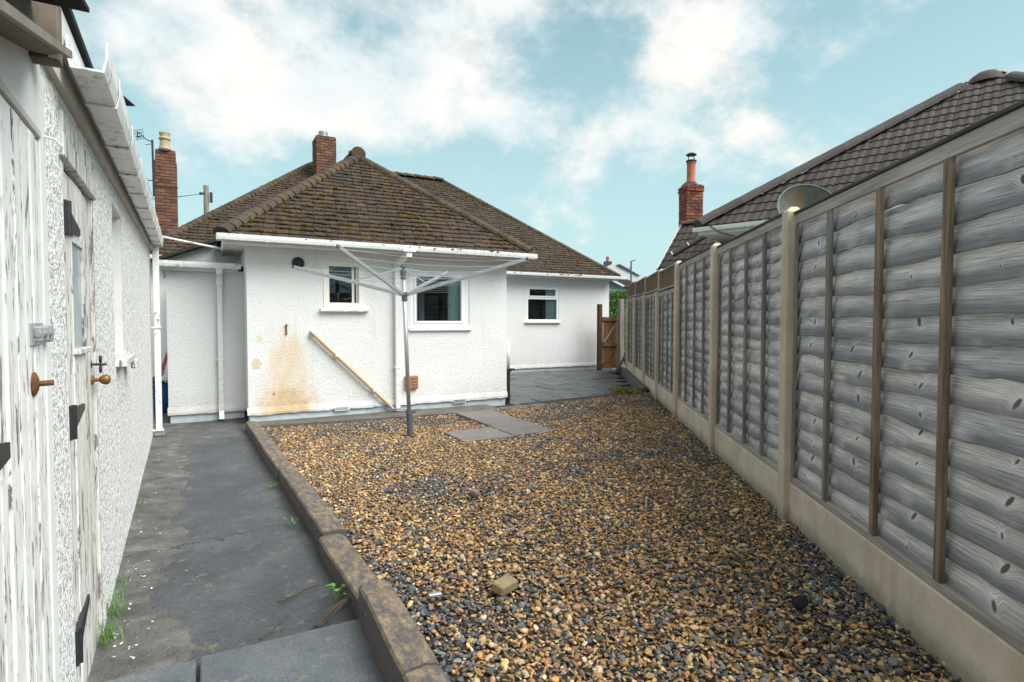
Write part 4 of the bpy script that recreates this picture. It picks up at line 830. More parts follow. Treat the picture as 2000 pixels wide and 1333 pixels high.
# white panel over the near door
m=MB(T2,True); m.add([(1.34,-.006,1.884),(2.105,-.006,1.884),(2.105,-.006,2.10),(1.34,-.006,1.888),(1.34,.03,1.884),(2.105,.03,1.884),(2.105,.03,2.10),(1.34,.03,1.888)],[(0,1,2,3),(1,5,6,2),(0,4,5,1)]); m.build('panel',M['smooth_white'],ob)
m=MB(T2,True); m.box(.2,2.084,-.009,.03,1.862,1.883,.002); m.build('door_head',M['grey_paint'],ob)
# near door: boarded, peeling
dA=MB(T2,True); dA.box(.3,2.083,.055,.075,-.12,1.86); d1=dA.build('door',M['batten_grey'],ob); tag(d1,'wide boarded door with heavily flaking white paint')
a=2.078; i=0
while a>.9:
    wd=(.062,.075,.092,.082,.10)[i%5]; m=MB(T2,True); dd=rnd.uniform(-.003,.003); m.box(a-wd+.005,a,-.004+dd,.052,-.115,1.855,.005); m.build('plank',M['peel1'],d1); a-=wd; i+=1
m=MB(T2,True); m.box(1.89,2.03,-.011,-.004,1.285,1.345,.002); m.tube([(1.91,-.019,1.315),(2.06,-.019,1.315)],.008,8); m.box(1.915,1.935,-.027,-.008,1.295,1.335,.003); m.box(1.99,2.01,-.027,-.008,1.295,1.335,.003); m.box(2.06,2.082,-.026,-.006,1.29,1.34,.004); m.build('bolt',M['galv'],d1)
m=MB(T2,True); m.lathe([(0,0),(.030,0),(.032,.006),(.018,.012),(.0,.014)],S(1.915,.012,1.185)-Vector((0,0,0)) if False else (1.915,-.004,1.185),14,(0,-1,0)); m.tube([(1.915,0,1.185),(1.915,-.048,1.187)],.0075,8); m.build('spindle',M['rust'],d1)
m=MB(T2,True); m.add([(1.35,-.014,1.02),(1.63,-.014,1.05),(1.63,-.014,1.085),(1.35,-.014,1.12),(1.35,-.004,1.02),(1.63,-.004,1.05),(1.63,-.004,1.085),(1.35,-.004,1.12)],[(0,3,2,1),(0,1,5,4),(1,2,6,5),(2,3,7,6)]); m.build('hinge',M['iron'],d1)
# plank door with a small pane
m=MB(T2,True); m.box(2.474,2.505,.0,.09,-.13,1.898,.004); m.box(3.215,3.243,.0,.09,-.13,1.898,.004); m.build('door_frame',M['peelb'],ob)
dB=MB(T2,True)
for (x0,x1,z0,z1) in ((2.508,3.213,-.11,1.22),(2.508,3.213,1.68,1.893),(2.508,2.69,1.22,1.68),(2.98,3.213,1.22,1.68)): dB.box(x0,x1,.062,.085,z0,z1)
d2=dB.build('door',M['batten_grey'],ob); tag(d2,'narrow plank door with a small glazed pane and round brass knob')
edges=[2.508,2.69,2.835,2.98,3.095,3.213]
for i in range(5):
    x0,x1=edges[i]+.002,edges[i+1]-.002
    for (z0,z1) in (((-.105,1.225),(1.675,1.888)) if i in (1,2) else ((-.105,1.888),)):
        m=MB(T2,True); m.box(x0,x1,.010+rnd.uniform(-.002,.002),.060,z0,z1,.005); m.build('plank',M['peel2'] if i<3 else M['peelb'],d2)
m=MB(T2,True); m.box(2.70,2.972,.014,.022,1.24,1.66); m.build('pane',M['pane_blue'],d2)
m=MB(T2,True); m.box(2.688,2.703,.008,.06,1.22,1.68,.002); m.box(2.955,2.985,.002,.06,1.22,1.68,.002); m.box(2.704,2.954,.006,.06,1.645,1.682,.002); m.box(2.69,2.984,-.012,.06,1.222,1.243,.003); m.build('glazing_bead',M['peelb'],d2)
for (z0,z1,zt) in ((1.645,1.765,1.70),(.935,1.055,1.005),(.135,.262,.222)):
    m=MB(T2,True); m.box(2.478,2.503,-.010,.004,z0,z1,.002); m.tube([(2.506,-.010,z0),(2.506,-.010,z1)],.009,8)
    zc=(z0+z1)/2; m.add([(2.515,-.008,zc-.045),(2.515,-.008,zc+.045),(2.87,.002,zt+.012),(2.87,.002,zt-.012),(2.515,.012,zc-.045),(2.515,.012,zc+.045),(2.87,.012,zt+.012),(2.87,.012,zt-.012)],[(0,3,2,1),(0,4,7,3),(3,7,6,2),(1,2,6,5)]); m.build('hinge',M['iron'],d2)
m=MB(T2,True); m.lathe([(0,0),(.022,0),(.022,.005),(.009,.010),(.008,.026),(.016,.032),(.023,.045),(.023,.056),(.016,.067),(0,.070)],(3.165,.010,1.085),16,(0,-1,0)); autosmooth(m.build('knob',M['brass'],d2),50)
m=MB(T2,True); m.lathe([(0,0),(.020,0),(.018,.012),(0,.014)],(3.170,.022,1.155),10,(0,-1,0))
for s_ in (-1,1):
    pts=[(3.170+.014*math.cos(t),-.022-.0*t,1.155+s_*.022+.014*math.sin(t)) for t in np.linspace(0,2*math.pi,11)]; m.tube(pts,.005,6,False)
m.tube([(3.17,.02,1.155),(3.17,-.045,1.153)],.006,6); m.build('key',M['iron'],d2)
m=MB(T2,True); m.box(2.42,3.265,-.014,.02,1.90,1.982,.004); m.build('lintel',M['peelh'],ob)
m=MB(T2,True); m.box(2.44,3.25,-.010,.02,1.985,2.055,.003); m.build('flaking_patch',M['peelb'],ob)
m=MB(T2,True); m.tube([(2.14,.0,1.885),(2.14,-.03,1.88),(2.15,-.045,1.865),(2.165,-.04,1.85)],.004,6); m.build('hook',M['pvc'],ob)
g=np.random.default_rng(77)
for (dr_,a0,a1,dd,n) in ((d1,1.55,2.07,-.006,120),(d2,2.52,3.2,.008,80)):
    m=MB(T2,True)
    for i in range(n):
        a=g.uniform(a0,a1); z=g.uniform(.0,1.84); w_=g.uniform(.0015,.004); h_=g.uniform(.010,.035); o1=g.uniform(.002,.007)
        if dr_ is d2 and 2.69<a<2.985 and 1.22<z<1.68: continue
        m.add([(a-w_,dd,z),(a+w_,dd,z+.002),(a+w_*.8,dd-o1*.5,z-h_*.6),(a-w_,dd-o1*.4,z-h_*.55),(a,dd-o1,z-h_)],[(0,1,2,3),(3,2,4)])
    o=m.build('lifted_flakes',M['flake'],dr_); o['kind']='stuff'
# eaves of the long part
def zg(a): return 2.155+.022*(a-2.3)
def sbar(m,a0,a1,d0,d1_,dz0,dz1):
    vs=[]
    for a in (a0,a1): vs+=[(a,d0,zg(a)+dz0),(a,d1_,zg(a)+dz0),(a,d1_,zg(a)+dz1),(a,d0,zg(a)+dz1)]
    m.add(vs,[(0,1,2,3),(7,6,5,4),(0,4,5,1),(1,5,6,2),(2,6,7,3),(3,7,4,0)])
m=MB(T2,True); sbar(m,2.13,8.74,-.022,.02,-.045,.17); m.build('fascia',M['grey_paint'],ob)
m=MB(T2,True); sbar(m,2.13,8.74,-.034,-.0225,.045,.172); m.build('fascia_board',M['soffit'],ob)
gp0,gp1=S(2.31,-.094,zg(2.31)+.046),S(8.62,-.094,zg(8.62)+.046)
gutter(gp0,gp1,ob,M['pvc_dirty'],(.06,.165,.27,.375,.48,.585,.69,.80,.90,.985),k=1.0,open0=True)
m=MB(T2,True); m.add([(2.0,-.05,2.36),(8.78,-.05,2.50),(8.78,2.6,3.3),(2.0,2.6,3.16),(2.0,-.05,2.335),(8.78,-.05,2.475),(8.78,2.6,3.275),(2.0,2.6,3.135)],[(0,1,2,3),(4,7,6,5),(0,4,5,1),(1,5,6,2),(0,3,7,4)]); m.build('roof',M['slate'],ob)
m=MB(T2,True); m.bar((3.02,-.10,2.335),(3.16,-.155,2.325),.045,.005,(0,0,1)); m.build('slipped_slate',M['slate'],ob)
downp=downpipe(*S(8.50,-.07,0)[:2],-.085,zg(8.5),ob,M['pvc_dirty'],.068,(),False); 
b=MB(T2,True); b.box(8.455,8.545,-.118,.0,1.255,1.275,.002); b.build('clip',M['pvc_dirty'],downp); b=MB(T2,True); b.box(8.45,8.55,-.125,-.02,-.09,-.03,.003); b.build('shoe',M['galv'],downp)
b=MB(T2,True); b.box(8.43,8.55,-.118,.0,-.03,-.015,.002); b.build('clip',M['pvc_dirty'],downp)
# verge of the near part, falling towards the camera
def zv(a): return 2.10+.28*(a-2.11)
m=MB(T2,True); m.add([(.4,0,zv(.4)),(2.11,0,zv(2.11)),(1.80,-.105,zv(1.80)-.004),(.4,-.105,zv(.4)-.004),(.4,0,zv(.4)+.012),(2.11,0,zv(2.11)+.012),(1.80,-.105,zv(1.8)+.012),(.4,-.105,zv(.4)+.012)],[(0,3,2,1),(3,7,6,2),(2,6,5,1)]); m.build('soffit',M['brown_soffit'],ob)
m=MB(T2,True); m.add([(.4,-.105,zv(.4)-.012),(1.82,-.105,zv(1.82)-.012),(1.82,-.118,zv(1.82)-.012),(.4,-.118,zv(.4)-.012),(.4,-.105,zv(.4)+.006),(1.82,-.105,zv(1.82)+.006),(1.82,-.118,zv(1.82)+.006),(.4,-.118,zv(.4)+.006)],[(0,3,2,1),(3,7,6,2),(4,5,6,7),(1,2,6,5)]); m.build('verge_trim',M['trim_brown'],ob)
m=MB(T2,True); m.add([(.4,-.03,zv(.4)+.01),(2.0,-.03,zv(2.0)+.01),(2.0,-.03,zv(2.0)+.125),(.4,-.03,zv(.4)+.125)],[(0,1,2,3)]); m.box(1.97,2.03,-.07,.0,zv(2.0)-.02,zv(2.0)+.15,.004); m.build('bargeboard',M['brown_soffit'],ob)
for i in range(5):
    m=MB(T2,True); a0=.45+i*.27; a1=a0+.34; m.add([(a0,-.15,zv(a0)+.135),(a1,-.15,zv(a1)+.118),(a1,.5,zv(a1)+.118),(a0,.5,zv(a0)+.135),(a0,-.15,zv(a0)+.150),(a1,-.15,zv(a1)+.130),(a1,.5,zv(a1)+.130),(a0,.5,zv(a0)+.150)],[(0,3,2,1),(4,5,6,7),(0,1,5,4),(1,2,6,5),(3,0,4,7)]); m.build('slate',M['slate'],ob)
# ================================================================ ROTARY DRYER
DB=Vector((2.288,6.898,-.09)); DH=Vector((2.255,6.985,1.68)); DT=Vector((2.244,7.005,2.035)); ax=(DT-DB).normalized()
dr=thing('rotary_dryer','grey metal rotary clothes dryer with four raised arms standing in the gravel','clothes dryer',DB)
m=MB(); m.lathe([(.036,0),(.036,.27),(.041,.275),(.041,.33),(.030,.335)],DB,14,ax); m.bar(DB+ax*.30+Vector((.03,-.01,0)),DB+ax*.31+Vector((.075,-.03,0)),.018,.022); autosmooth(m.build('ground_socket',M['grey_pl'],dr))
m=MB(); m.tube([DB+ax*.3,DH+(DT-DH)*.75],.025,14); m.build('pole',M['alu'],dr,True)
m=MB(); m.lathe([(.030,-.085),(.036,-.08),(.036,-.02),(.046,-.015),(.046,.02),(.03,.025)],DH,12,ax); h1=m.build('lower_hub',M['grey_pl'],dr)
m=MB(); m.lathe([(.028,-.17),(.034,-.165),(.034,-.06),(.026,-.055),(.026,-.03),(.038,-.025),(.038,.0),(.022,.01),(.02,.03)],DT,12,ax); m.build('top_hub',M['grey_pl'],dr)
tips=[];mids=[]
for k in range(4):
    t=R(48+90*k); u=Vector((math.cos(t),math.sin(t),0)); a0=DH+u*.045; a1=Vector((DH.x,DH.y,0))+u*1.55+Vector((0,0,2.075 if k!=1 else 2.05))
    m=MB(); m.bar(a0,a1,.024,.044,(0,0,1),.004); arm=m.build('arm',M['alu'],dr)
    m=MB(); m.bar(a1-(a1-a0).normalized()*.01,a1+(a1-a0).normalized()*.03,.024,.036,(0,0,1),.004); m.build('end_cap',M['grey_pl'],arm)
    for f in np.linspace(.38,.97,6):
        q=a0+(a1-a0)*float(f); mm=MB(); mm.box(q.x-.007,q.x+.007,q.y-.007,q.y+.007,q.z-.020,q.z+.022); mm.build('line_guide',M['grey_pl'],arm)
    mid=a0+(a1-a0)*.44; m=MB(); m.bar(DT-ax*.03+u*.03,mid+Vector((0,0,.012)),.010,.016,(0,0,1)); m.build('strut',M['alu'],dr)
    tips.append((a0,a1))
for f in np.linspace(.5,.97,4):
    m=MB()
    for k in range(4):
        p=tips[k][0]+(tips[k][1]-tips[k][0])*float(f); q=tips[(k+1)%4][0]+(tips[(k+1)%4][1]-tips[(k+1)%4][0])*float(f); c=(p+q)/2-Vector((0,0,.035*float(f)+rnd.uniform(0,.03)))
        m.tube([p+(q-p)*t+(c-(p+q)/2)*(4*t*(1-t)) for t in (0,.25,.5,.75,1)],.0010,4,False)
    m.build('washing_line',M['line'],dr)
# ================================================================ FENCE on the right
fn=thing('panel_fence','tall weathered grey panel fence between concrete posts along the right of the gravel','fence',FA+FD*4)
def FP(s,o,z): return FA+FD*s+FN*o+Vector((0,0,z))
TF=basis(FD,-FN,(0,0,1),FA)      # local (along, depth away from the garden, z)
def ftop(s): return 2.115+.0165*s
PS=[-2.30,-.03,2.05,4.2,6.1,7.93,9.8,11.6]
slv=[]
for q in range(10):
    m=MB(); nx=28; g=np.random.default_rng(100+q); w1=np.cumsum(g.normal(0,.0034,nx+1)); w1-=np.linspace(w1[0],w1[-1],nx+1); w1+=.003*np.sin(np.linspace(0,g.uniform(3,9),nx+1)); w2=np.cumsum(g.normal(0,.0009,nx+1)); w2-=w2.mean(); xx=np.linspace(0,1,nx+1); w2-=sum(g.uniform(.001,.007)*np.exp(-((xx-c_)/.035)**2) for c_ in (.125,.375,.625,.875)); w1+=sum(g.uniform(-.003,.010)*np.exp(-((xx-c_)/.04)**2) for c_ in (.125,.375,.625,.875))
    prof=[(.024,.150),(.0175,.118),(.0085,.075),(.0,.032),(-.0045,.007),(-.0035,.0),(.010,.0005)]
    for i in range(nx+1):
        for (d,z) in prof: m.v.append(Vector((i/nx,d+float(w2[i])*(1-z/.15),z+float(w1[i])*(1-z/.15))))
    k=len(prof)
    for i in range(nx):
        for j in range(k-1): m.f.append((i*k+j,i*k+j+1,(i+1)*k+j+1,(i+1)*k+j))
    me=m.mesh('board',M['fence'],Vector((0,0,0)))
    for p in me.polygons: p.use_smooth=(p.index%6)<4
    slv.append(me)
def fence_panel(s0,s1,zb,zt,boards=True):
    L=s1-s0; slope=(ftop(s1)-ftop(s0))/L
    def Z(s,z): return z+(ftop(s)-ftop(s0)) if False else z
    m=MB(TF,True); 
    m.box(s0,s1,.0,.022,zt-.085,zt-.018,.003); p=m.build('fence_panel',M['rail'],fn)
    m=MB(TF,True); m.box(s0,s1,-.002,.030,zb-.004,zb+.035,.003); m.build('bottom_rail',M['rail'],p)
    m=MB(TF,True); m.box(s0-.01,s1+.01,-.012,.05,zt-.017,zt,.003); m.build('capping',M['cap'],p)
    n=int(round((zt-.085-zb-.02)/.1215)); ex=(zt-.075-zb-.03)/n
    for i in range(n):
        me=slv[rnd.randrange(10)]; fl=rnd.random()<.5
        Mx=TF@Matrix.Translation((s0-.018 if not fl else s1+.018,.026,zb+.014+i*ex))@Matrix.Diagonal(((L+.036)*(1 if not fl else -1),1,1,1))
        # mirrored boards are rebuilt by scaling so that knots never repeat
        Mx=Mx@Matrix.Shear('XZ',4,(0,0)) if False else Mx
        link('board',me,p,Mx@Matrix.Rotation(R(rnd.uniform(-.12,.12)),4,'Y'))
    fr=[0.0,.26,.5,.755,1.0]
    for i,f in enumerate(fr):
        wd=.040 if 0<i<4 else .034; a=s0+.002+(L-.004-wd)*f if i in (0,4) else s0+L*f-wd/2
        m=MB(TF,True); zt_=zt-.086 if 0<i<4 else zt-.086; m.box(a,a+wd,-.014 if 0<i<4 else -.004,.014,zb+.036,zt_,.004); m.build('batten',M['batten'] if (i in (1,2) and s0<0) else M['batten_grey'],p)
    return p
for i,s in enumerate(PS):
    t=ftop(s); m=MB(TF,True); wd=.105; m.box(s-wd/2,s+wd/2,-.055,.055,-.16,t-.03 if 3<i else t-.0,.008)
    if i<4: m.v=[Vector(v) if v.z<t-.02 else Vector((v.x,v.y,v.z-.02)) for v in m.v]; 
    if i<4: m.add([(s-wd/2+.008,-.047,t-.02),(s+wd/2-.008,-.047,t-.02),(s+wd/2-.008,.047,t-.02),(s-wd/2+.008,.047,t-.02),(s-wd/2+.03,-.02,t+.008),(s+wd/2-.03,-.02,t+.008),(s+wd/2-.03,.02,t+.008),(s-wd/2+.03,.02,t+.008)],[(0,1,5,4),(1,2,6,5),(2,3,7,6),(3,0,4,7),(4,5,6,7)])
    if i>3: 
        m=MB(TF,True); m.box(s-wd/2,s+wd/2,-.055,.055,-.16,t-.36,.008)
    m.build('post',M['concrete'],fn)
for i in range(len(PS)-1):
    a,b=PS[i]+.054,PS[i+1]-.054; zb=.25
    m=MB(TF,True); m.box(a-.02,b+.02,-.012,.03,-.16,zb-.006,.006); m.build('gravel_board',M['gboard'],fn)
    if i<3: fence_panel(a,b,zb,ftop((a+b)/2)-.012)
    else:
        tt=ftop((a+b)/2); fence_panel(a,b,zb,tt-.345)
        # trellis topper
        m=MB(TF,True); z0,z1=tt-.34,tt; frame(m,a-.03,b+.03,z0,z1,-.01,.03,.028,.003); tr=m.build('trellis_topper',M['rail'],fn)
        n=int((b-a)/.062)
        for j in range(n):
            x=a+(j+.5)*(b-a)/n; mm=MB(TF,True); mm.box(x-.0125,x+.0125,.0,.008,z0+.027,z1-.027); mm.build('lath',M['trellis'],tr)
        for j in range(5):
            z=z0+.045+j*.058; mm=MB(TF,True); mm.box(a+.0,b-.0,.0085,.0165,z-.0125,z+.0125); mm.build('lath',M['trellis'],tr)
# short boarded return beyond the last post
m=MB(TF,True); m.box(11.66,12.5,.0,.02,.25,1.45); fo=m.build('end_board',M['batten_grey'],fn)
# ================================================================ GATE
gt=thing('garden_gate','small brown ledged and braced wooden gate between the house and the fence','gate',(10.55,13.5,-.08))
m=MB(); m.box(10.12,10.235,13.45,13.56,-.1,1.83,.006); m.build('hanging_post',M['darkpost'],gt)
m=MB(); m.box(10.70,10.855,13.22,13.36,-.1,1.975,.01); m.build('latch_post',M['postwood'],gt)
for i in range(7):
    m=MB(); x=10.25+i*.087; m.box(x,x+.084,13.50,13.52,-.03,1.46+rnd.uniform(-.005,.005),.003); m.build('board',M['gatewood'] if i else M['batten_grey'],gt)
for z in (.03,.66,1.40):
    m=MB(); m.box(10.255,10.85,13.465,13.498,z-.055,z+.055,.004); m.build('ledge',M['gatewood'],gt)
for (z0,z1,mt) in ((.72,1.34,'postwood'),(.09,.60,'gatewood')):
    m=MB(); m.bar((10.30,13.478,z0),(10.80,13.478,z1),.03,.08,(0,-1,0),.003); m.build('brace',M[mt],gt)
# grooved concrete tile leaning by the gate
m=MB(); m.T=Matrix.Translation((9.98,12.55,-.07))@Matrix.Rotation(R(-34),4,'Z')@Matrix.Rotation(R(32),4,'Y')
for i in range(5): m.box(-.02,.02-.008*(i%2),-.17+i*.068,-.105+i*.068,0,.62,.006)
tag(m.build('ridged_tile',M['blocks']),'grey ridged tile leaning against the gate post on the patio','tile')
# ================================================================ NEIGHBOURING BUNGALOW behind the fence
e1=Vector((-.335,.942,0)).normalized(); e2=Vector((e1.y,-e1.x,0)); UPV=Vector((0,0,1))
nb=thing('neighbour_bungalow','neighbouring bungalow with a grey-brown concrete tiled hip roof rising behind the fence','house',(11,5,-.1))
NC=Vector((8.36,8.02,3.13)); RUN=3.98; NP=R(36.2); nC,nS=math.cos(NP),math.sin(NP)
AP=NC-e1*RUN+e2*RUN+UPV*(RUN*math.tan(NP)); NC2=NC-e1*(2*RUN)
m=MB(); rdg=AP+e2*6; far2=NC+e2*14; near2=NC2+e2*14
m.add([NC,NC2,AP,rdg,far2,near2],[(0,1,2),(1,5,3,2),(0,2,3,4)]); nr=m.build('roof',M['ntile'],nb,org=tuple(NC))
# interlocking tiles: a shared double-roll profile
def roll_tile(name,wd=.30,L=.40):
    m=MB(); pr=[0,.012,.016,.018,.030,.034,.030,.018,.016,.016,.030,.034,.030,.018,.004]; n=len(pr)
    for y,h in ((-.02,0.026),(L-.02,.004)):
        for j,p in enumerate(pr): m.v.append(Vector((-wd/2+wd*j/(n-1)*1.02,y,h+p*.62)))
    for j in range(n): m.v.append(Vector((-wd/2+wd*j/(n-1)*1.02,-.02,.0)))
    for j in range(n-1): m.f+=[(j,j+1,n+j+1,n+j),(2*n+j,2*n+j+1,j+1,j)]
    return m.mesh(name,M['ntile'],Vector((0,0,0)))
RT=roll_tile('roof_tile')
vN=(e2*nC+UPV*nS); uN=-e1; G2=.335
def course(p0,u,v,Lu,inl,inr,V,parent,g=G2,vis=None):
    nrm=u.cross(v).normalized()
    if nrm.z<0: nrm=-nrm
    k=0
    while k*g<V-.12:
        d=k*g; a=inl*(d+.12); b=Lu-inr*(d+.12); x=math.floor(a/.30)*.30
        while x<b:
            if x+.15>a-.08 and x+.15<b+.08: link('roof_tile',RT,parent,basis(u,v,u.cross(v),p0+u*(x+.15)+v*d+nrm*.008)@Matrix.Rotation(R(rnd.uniform(-.35,.35)),4,'Z'))
            x+=.30
        k+=1
course(NC-vN*.04,uN,vN,2*RUN,nC,nC,RUN/nC,nr)
NR=bonnet('ridge_tile',M['nridge'],.46,.185,.18,.02,8); MRT=bonnet('mortared_ridge_tile',M['nridge'],.42,.125,.12,.018,8)
def run_ridge(p0,p1,me,step,parent,name):
    d=p1-p0; L=d.length; d.normalize(); y=UPV.cross(d).normalized(); z=d.cross(y)
    for i in range(int(L/step)+1): link(name,me,parent,basis(d,y,z,p0+d*(i*step)+z*.045)@Matrix.Rotation(R(-1.2),4,'Y'))
_d=(AP-NC).normalized(); run_ridge(NC,AP-_d*.62,NR,.44,nr,'ridge_tile'); _d=(AP-NC2).normalized(); run_ridge(NC2,AP-_d*.62,NR,.44,nr,'ridge_tile')
m=MB(); m.lathe([(.34,-.16),(.27,-.03),(.16,.055),(.06,.085),(0,.088)],AP+UPV*.03,16); autosmooth(m.build('apex_cap',M['nridge'],nr),80)
# moss cushion on the apex
g=np.random.default_rng(5); m=MB()
for i in range(60):
    q_=-e1*g.normal(0,.13)+e2*g.normal(0,.10); p=AP+q_+UPV*(.105-q_.length*.45); r=g.uniform(.03,.07); m.lathe([(0,-r*.4),(r,-r*.1),(r*.7,r*.35),(0,r*.5)],p,6)
mo=m.build('moss',M['moss'],nr); mo['kind']='stuff'
# eaves and wall
def NB(p,q,a0,a1,b0,b1,z0,z1,name,mat,par,c=.004):
    m=MB(basis(-e1,-e2,UPV,p)); m.box(a0,a1,b0,b1,z0,z1,c); return m.build(name,mat,par)
NB(NC,0,-.02,7.9,-.02,.0,-.16,-.01,'fascia',M['soffit'],nb); NB(NC,0,.0,7.9,-.46,-.021,-.155,-.14,'soffit',M['soffit'],nb); NB(NC,0,.46,7.5,-8.0,-.46,-3.3,-.14,'wall',M['rough'],nb)
NB(NC,0,-.02,.0,-8,-.02,-.16,-.01,'fascia',M['soffit'],nb); NB(NC,0,.0,.46,-8,-.46,-.155,-.14,'soffit',M['soffit'],nb)
gutter(NC+e1*.08+e2*-.06+UPV*-.07,NC-e1*7.9+e2*-.06+UPV*-.07,nb,M['pvc'],(.018,.055,.13,.24))
# lower wing with a gable verge and its chimney
B0=Vector((8.73,9.49,2.49)); Tt=Vector((9.76,9.855,3.54)); vW=(Tt-B0).normalized(); LW=(Tt-B0).length; hW=Vector((vW.x,vW.y,0))
wg=MB(); q=-e1*4.2; wg.add([B0,B0+q,Tt+q,Tt,Tt+hW*1.6-UPV*1.6,Tt+q+hW*1.6-UPV*1.6],[(0,1,2,3),(3,2,5,4)]); wr=wg.build('wing_roof',M['ntile'],nb,org=tuple(B0))
course(B0-vW*.03,uN,vW,3.3,0,0,LW,wr,.235)
run_ridge(Tt-UPV*.02,Tt-e1*2.2-UPV*.02,MRT,.40,wr,'ridge_tile')
m=MB(); m.bar(B0+e1*.02-UPV*.02-vW*.04,Tt+e1*.02-UPV*.02,.05,.075,(0,0,1)); m.build('verge',M['soffit'],nb)
m=MB(basis(-e1,-e2,UPV,B0)); m.add([(.1,0,-2.7),(.1,0,-.1),(.1,-1.06,.95),(.1,-2.1,-.1),(.1,-2.1,-2.7)],[(0,1,2,3,4)]); m.box(.1,4.,-.05,-.02,-2.7,-.08); m.build('wing_wall',M['rough'],nb)
h0=Vector((8.62,8.95,2.66)); h1=Vector((9.05,8.45,3.03))
d=(h1-h0).normalized(); y=UPV.cross(d).normalized(); z=d.cross(y)
for i in range(2): link('hip_tile',MRT,nb,basis(d,y,z,h0+d*i*.36+z*.05))
for i in range(2):
    m=MB(); pts=[h0+d*(i*.36+.015)+y*.128*math.cos(t)+z*(.125*.75*math.sin(t)+.02) for t in np.linspace(.1,math.pi-.1,9)]; m.tube(pts,.014,6); m.build('mortar_joint',M['soffit'],nb)
cC,TC=chimney(nb,'chimney',10.72,11.16,10.55,10.99,3.2,4.72,M['brick2'],'flr',R(-19.6),1)
m=MB(TC); m.box(-.20,.20,-.20,.20,4.715,4.735); m.lathe([(.27,0),(.16,.10),(.13,.12)],(0,0,4.72),4); m.build('flaunching',M['mortar'],cC)
m=MB(TC); m.lathe([(.125,0),(.115,.04),(.105,.06),(.105,.46),(.115,.47),(.115,.50),(.10,.51)],(0,0,4.82),18); autosmooth(m.build('chimney_pot',M['pot_red'],cC),35)
m=MB(TC); m.lathe([(.10,.50),(.13,.52),(.13,.55),(.10,.56)],(0,0,4.82),16); m.lathe([(.0,.68),(.13,.68),(.135,.695),(.06,.74),(0,.75)],(0,0,4.82),16)
for k in range(4): t=k*math.pi/2+.4; m.tube([(.09*math.cos(t),.09*math.sin(t),5.36),(.09*math.cos(t),.09*math.sin(t),5.51)],.008,5)
m.build('cowl',M['black'],cC)
m=MB(TC); m.box(-.245,.245,-.25,.25,3.0,3.66,.01); m.box(.1,.44,-.27,.0,3.2,3.5,.01); m.build('flashing',M['lead'],cC)
m=MB(); c0=NC+e2*.05; pts=[c0+e1*.1+UPV*.02,c0+e1*.02+UPV*.17,c0-e1*.15-e2*.1+UPV*.05,c0-e1*.45-e2*.22-UPV*.16,c0-e1*.9-e2*.3-UPV*.33,c0-e1*1.3-e2*.3-UPV*.42]; m.tube(pts,.013,6); m.build('cable',M['black'],nb,True)
# satellite dish on its own mast behind the fence
DC=Vector((8.05,5.60,2.965)); ds=thing('satellite_dish','large stained grey satellite dish showing above the fence top','satellite dish',(DC.x,DC.y,0))
dn=Vector((-.50,-.74,.45)).normalized(); m=MB(); prof=[(0,.0)]+[(r,.24*r*r/.21) for r in np.linspace(.06,.44,9)]; back=[(r,.24*r*r/.21-.012) for r in np.linspace(.44,.06,9)]
m.lathe([(float(a),float(b)) for a,b in prof+back],DC-dn*.1,40,dn); autosmooth(m.build('reflector',M['dish'],ds,org=tuple(DC)),60)
m=MB(); pts=[]; a_=dn.cross(Vector((1,0,0))).normalized(); b_=dn.cross(a_)
for k in range(41): t=2*math.pi*k/40; pts.append(DC-dn*.1+dn*(.24*.44*.44/.21)+(a_*math.cos(t)+b_*math.sin(t))*.443)
m.tube(pts,.007,6,False); m.build('rim',M['lead'],ds)
m=MB(); m.tube([(DC.x+.1,DC.y+.15,-.2),(DC.x+.1,DC.y+.15,2.95),DC-dn*.13],.03,8); m.build('mast',M['galv'],ds)
# ================================================================ BEYOND THE GATE
def leaf_mass(name,mat,parent,pts,size,seed):
    g=np.random.default_rng(seed); n=len(pts); d=g.normal(size=(n,3)); d/=np.linalg.norm(d,axis=1,keepdims=True); e=np.cross(d,g.normal(size=(n,3))); e/=np.linalg.norm(e,axis=1,keepdims=True); s=size*g.uniform(.6,1.4,(n,1))
    V=np.stack([pts-d*s,pts+e*s*.5,pts+d*s,pts-e*s*.5],1).reshape(-1,3); F=(np.arange(n)[:,None]*4+np.arange(4)).tolist()
    me=bpy.data.meshes.new(name); org=np.array(W[parent]) if parent else np.zeros(3); me.from_pydata((V-org).tolist(),[],F); me.update(); me.materials.append(mat); return link(name,me,parent,Matrix.Translation(org))
hd=thing('hedge','clipped bright green hedge beyond the gate at the end of the house','hedge',(14.2,17.4,-.2))
g=np.random.default_rng(8); n=26000; hx0,hx1,hy0,hy1,hz1=12.2,16.2,16.6,18.1,2.44
P_=np.stack([g.uniform(hx0,hx1,n),hy0+(hy1-hy0)*g.beta(.45,1.2,n),-.2+(hz1+.2)*g.beta(1.,.75,n)],1); P_[:,2]+=.05*(vnoise(P_[:,0],P_[:,1],4,2.5)-.5); P_[:,1]+=.12*(vnoise(P_[:,0],P_[:,2],6,3.)-.5)
leaf_mass('foliage',M['leaf'],hd,P_,.035,9); m=MB(); m.box(hx0+.1,hx1-.1,hy0+.25,hy1-.2,-.2,hz1-.2); m.build('inner_growth',simple('dark_hedge_inside',(.012,.025,.006),.9),hd)
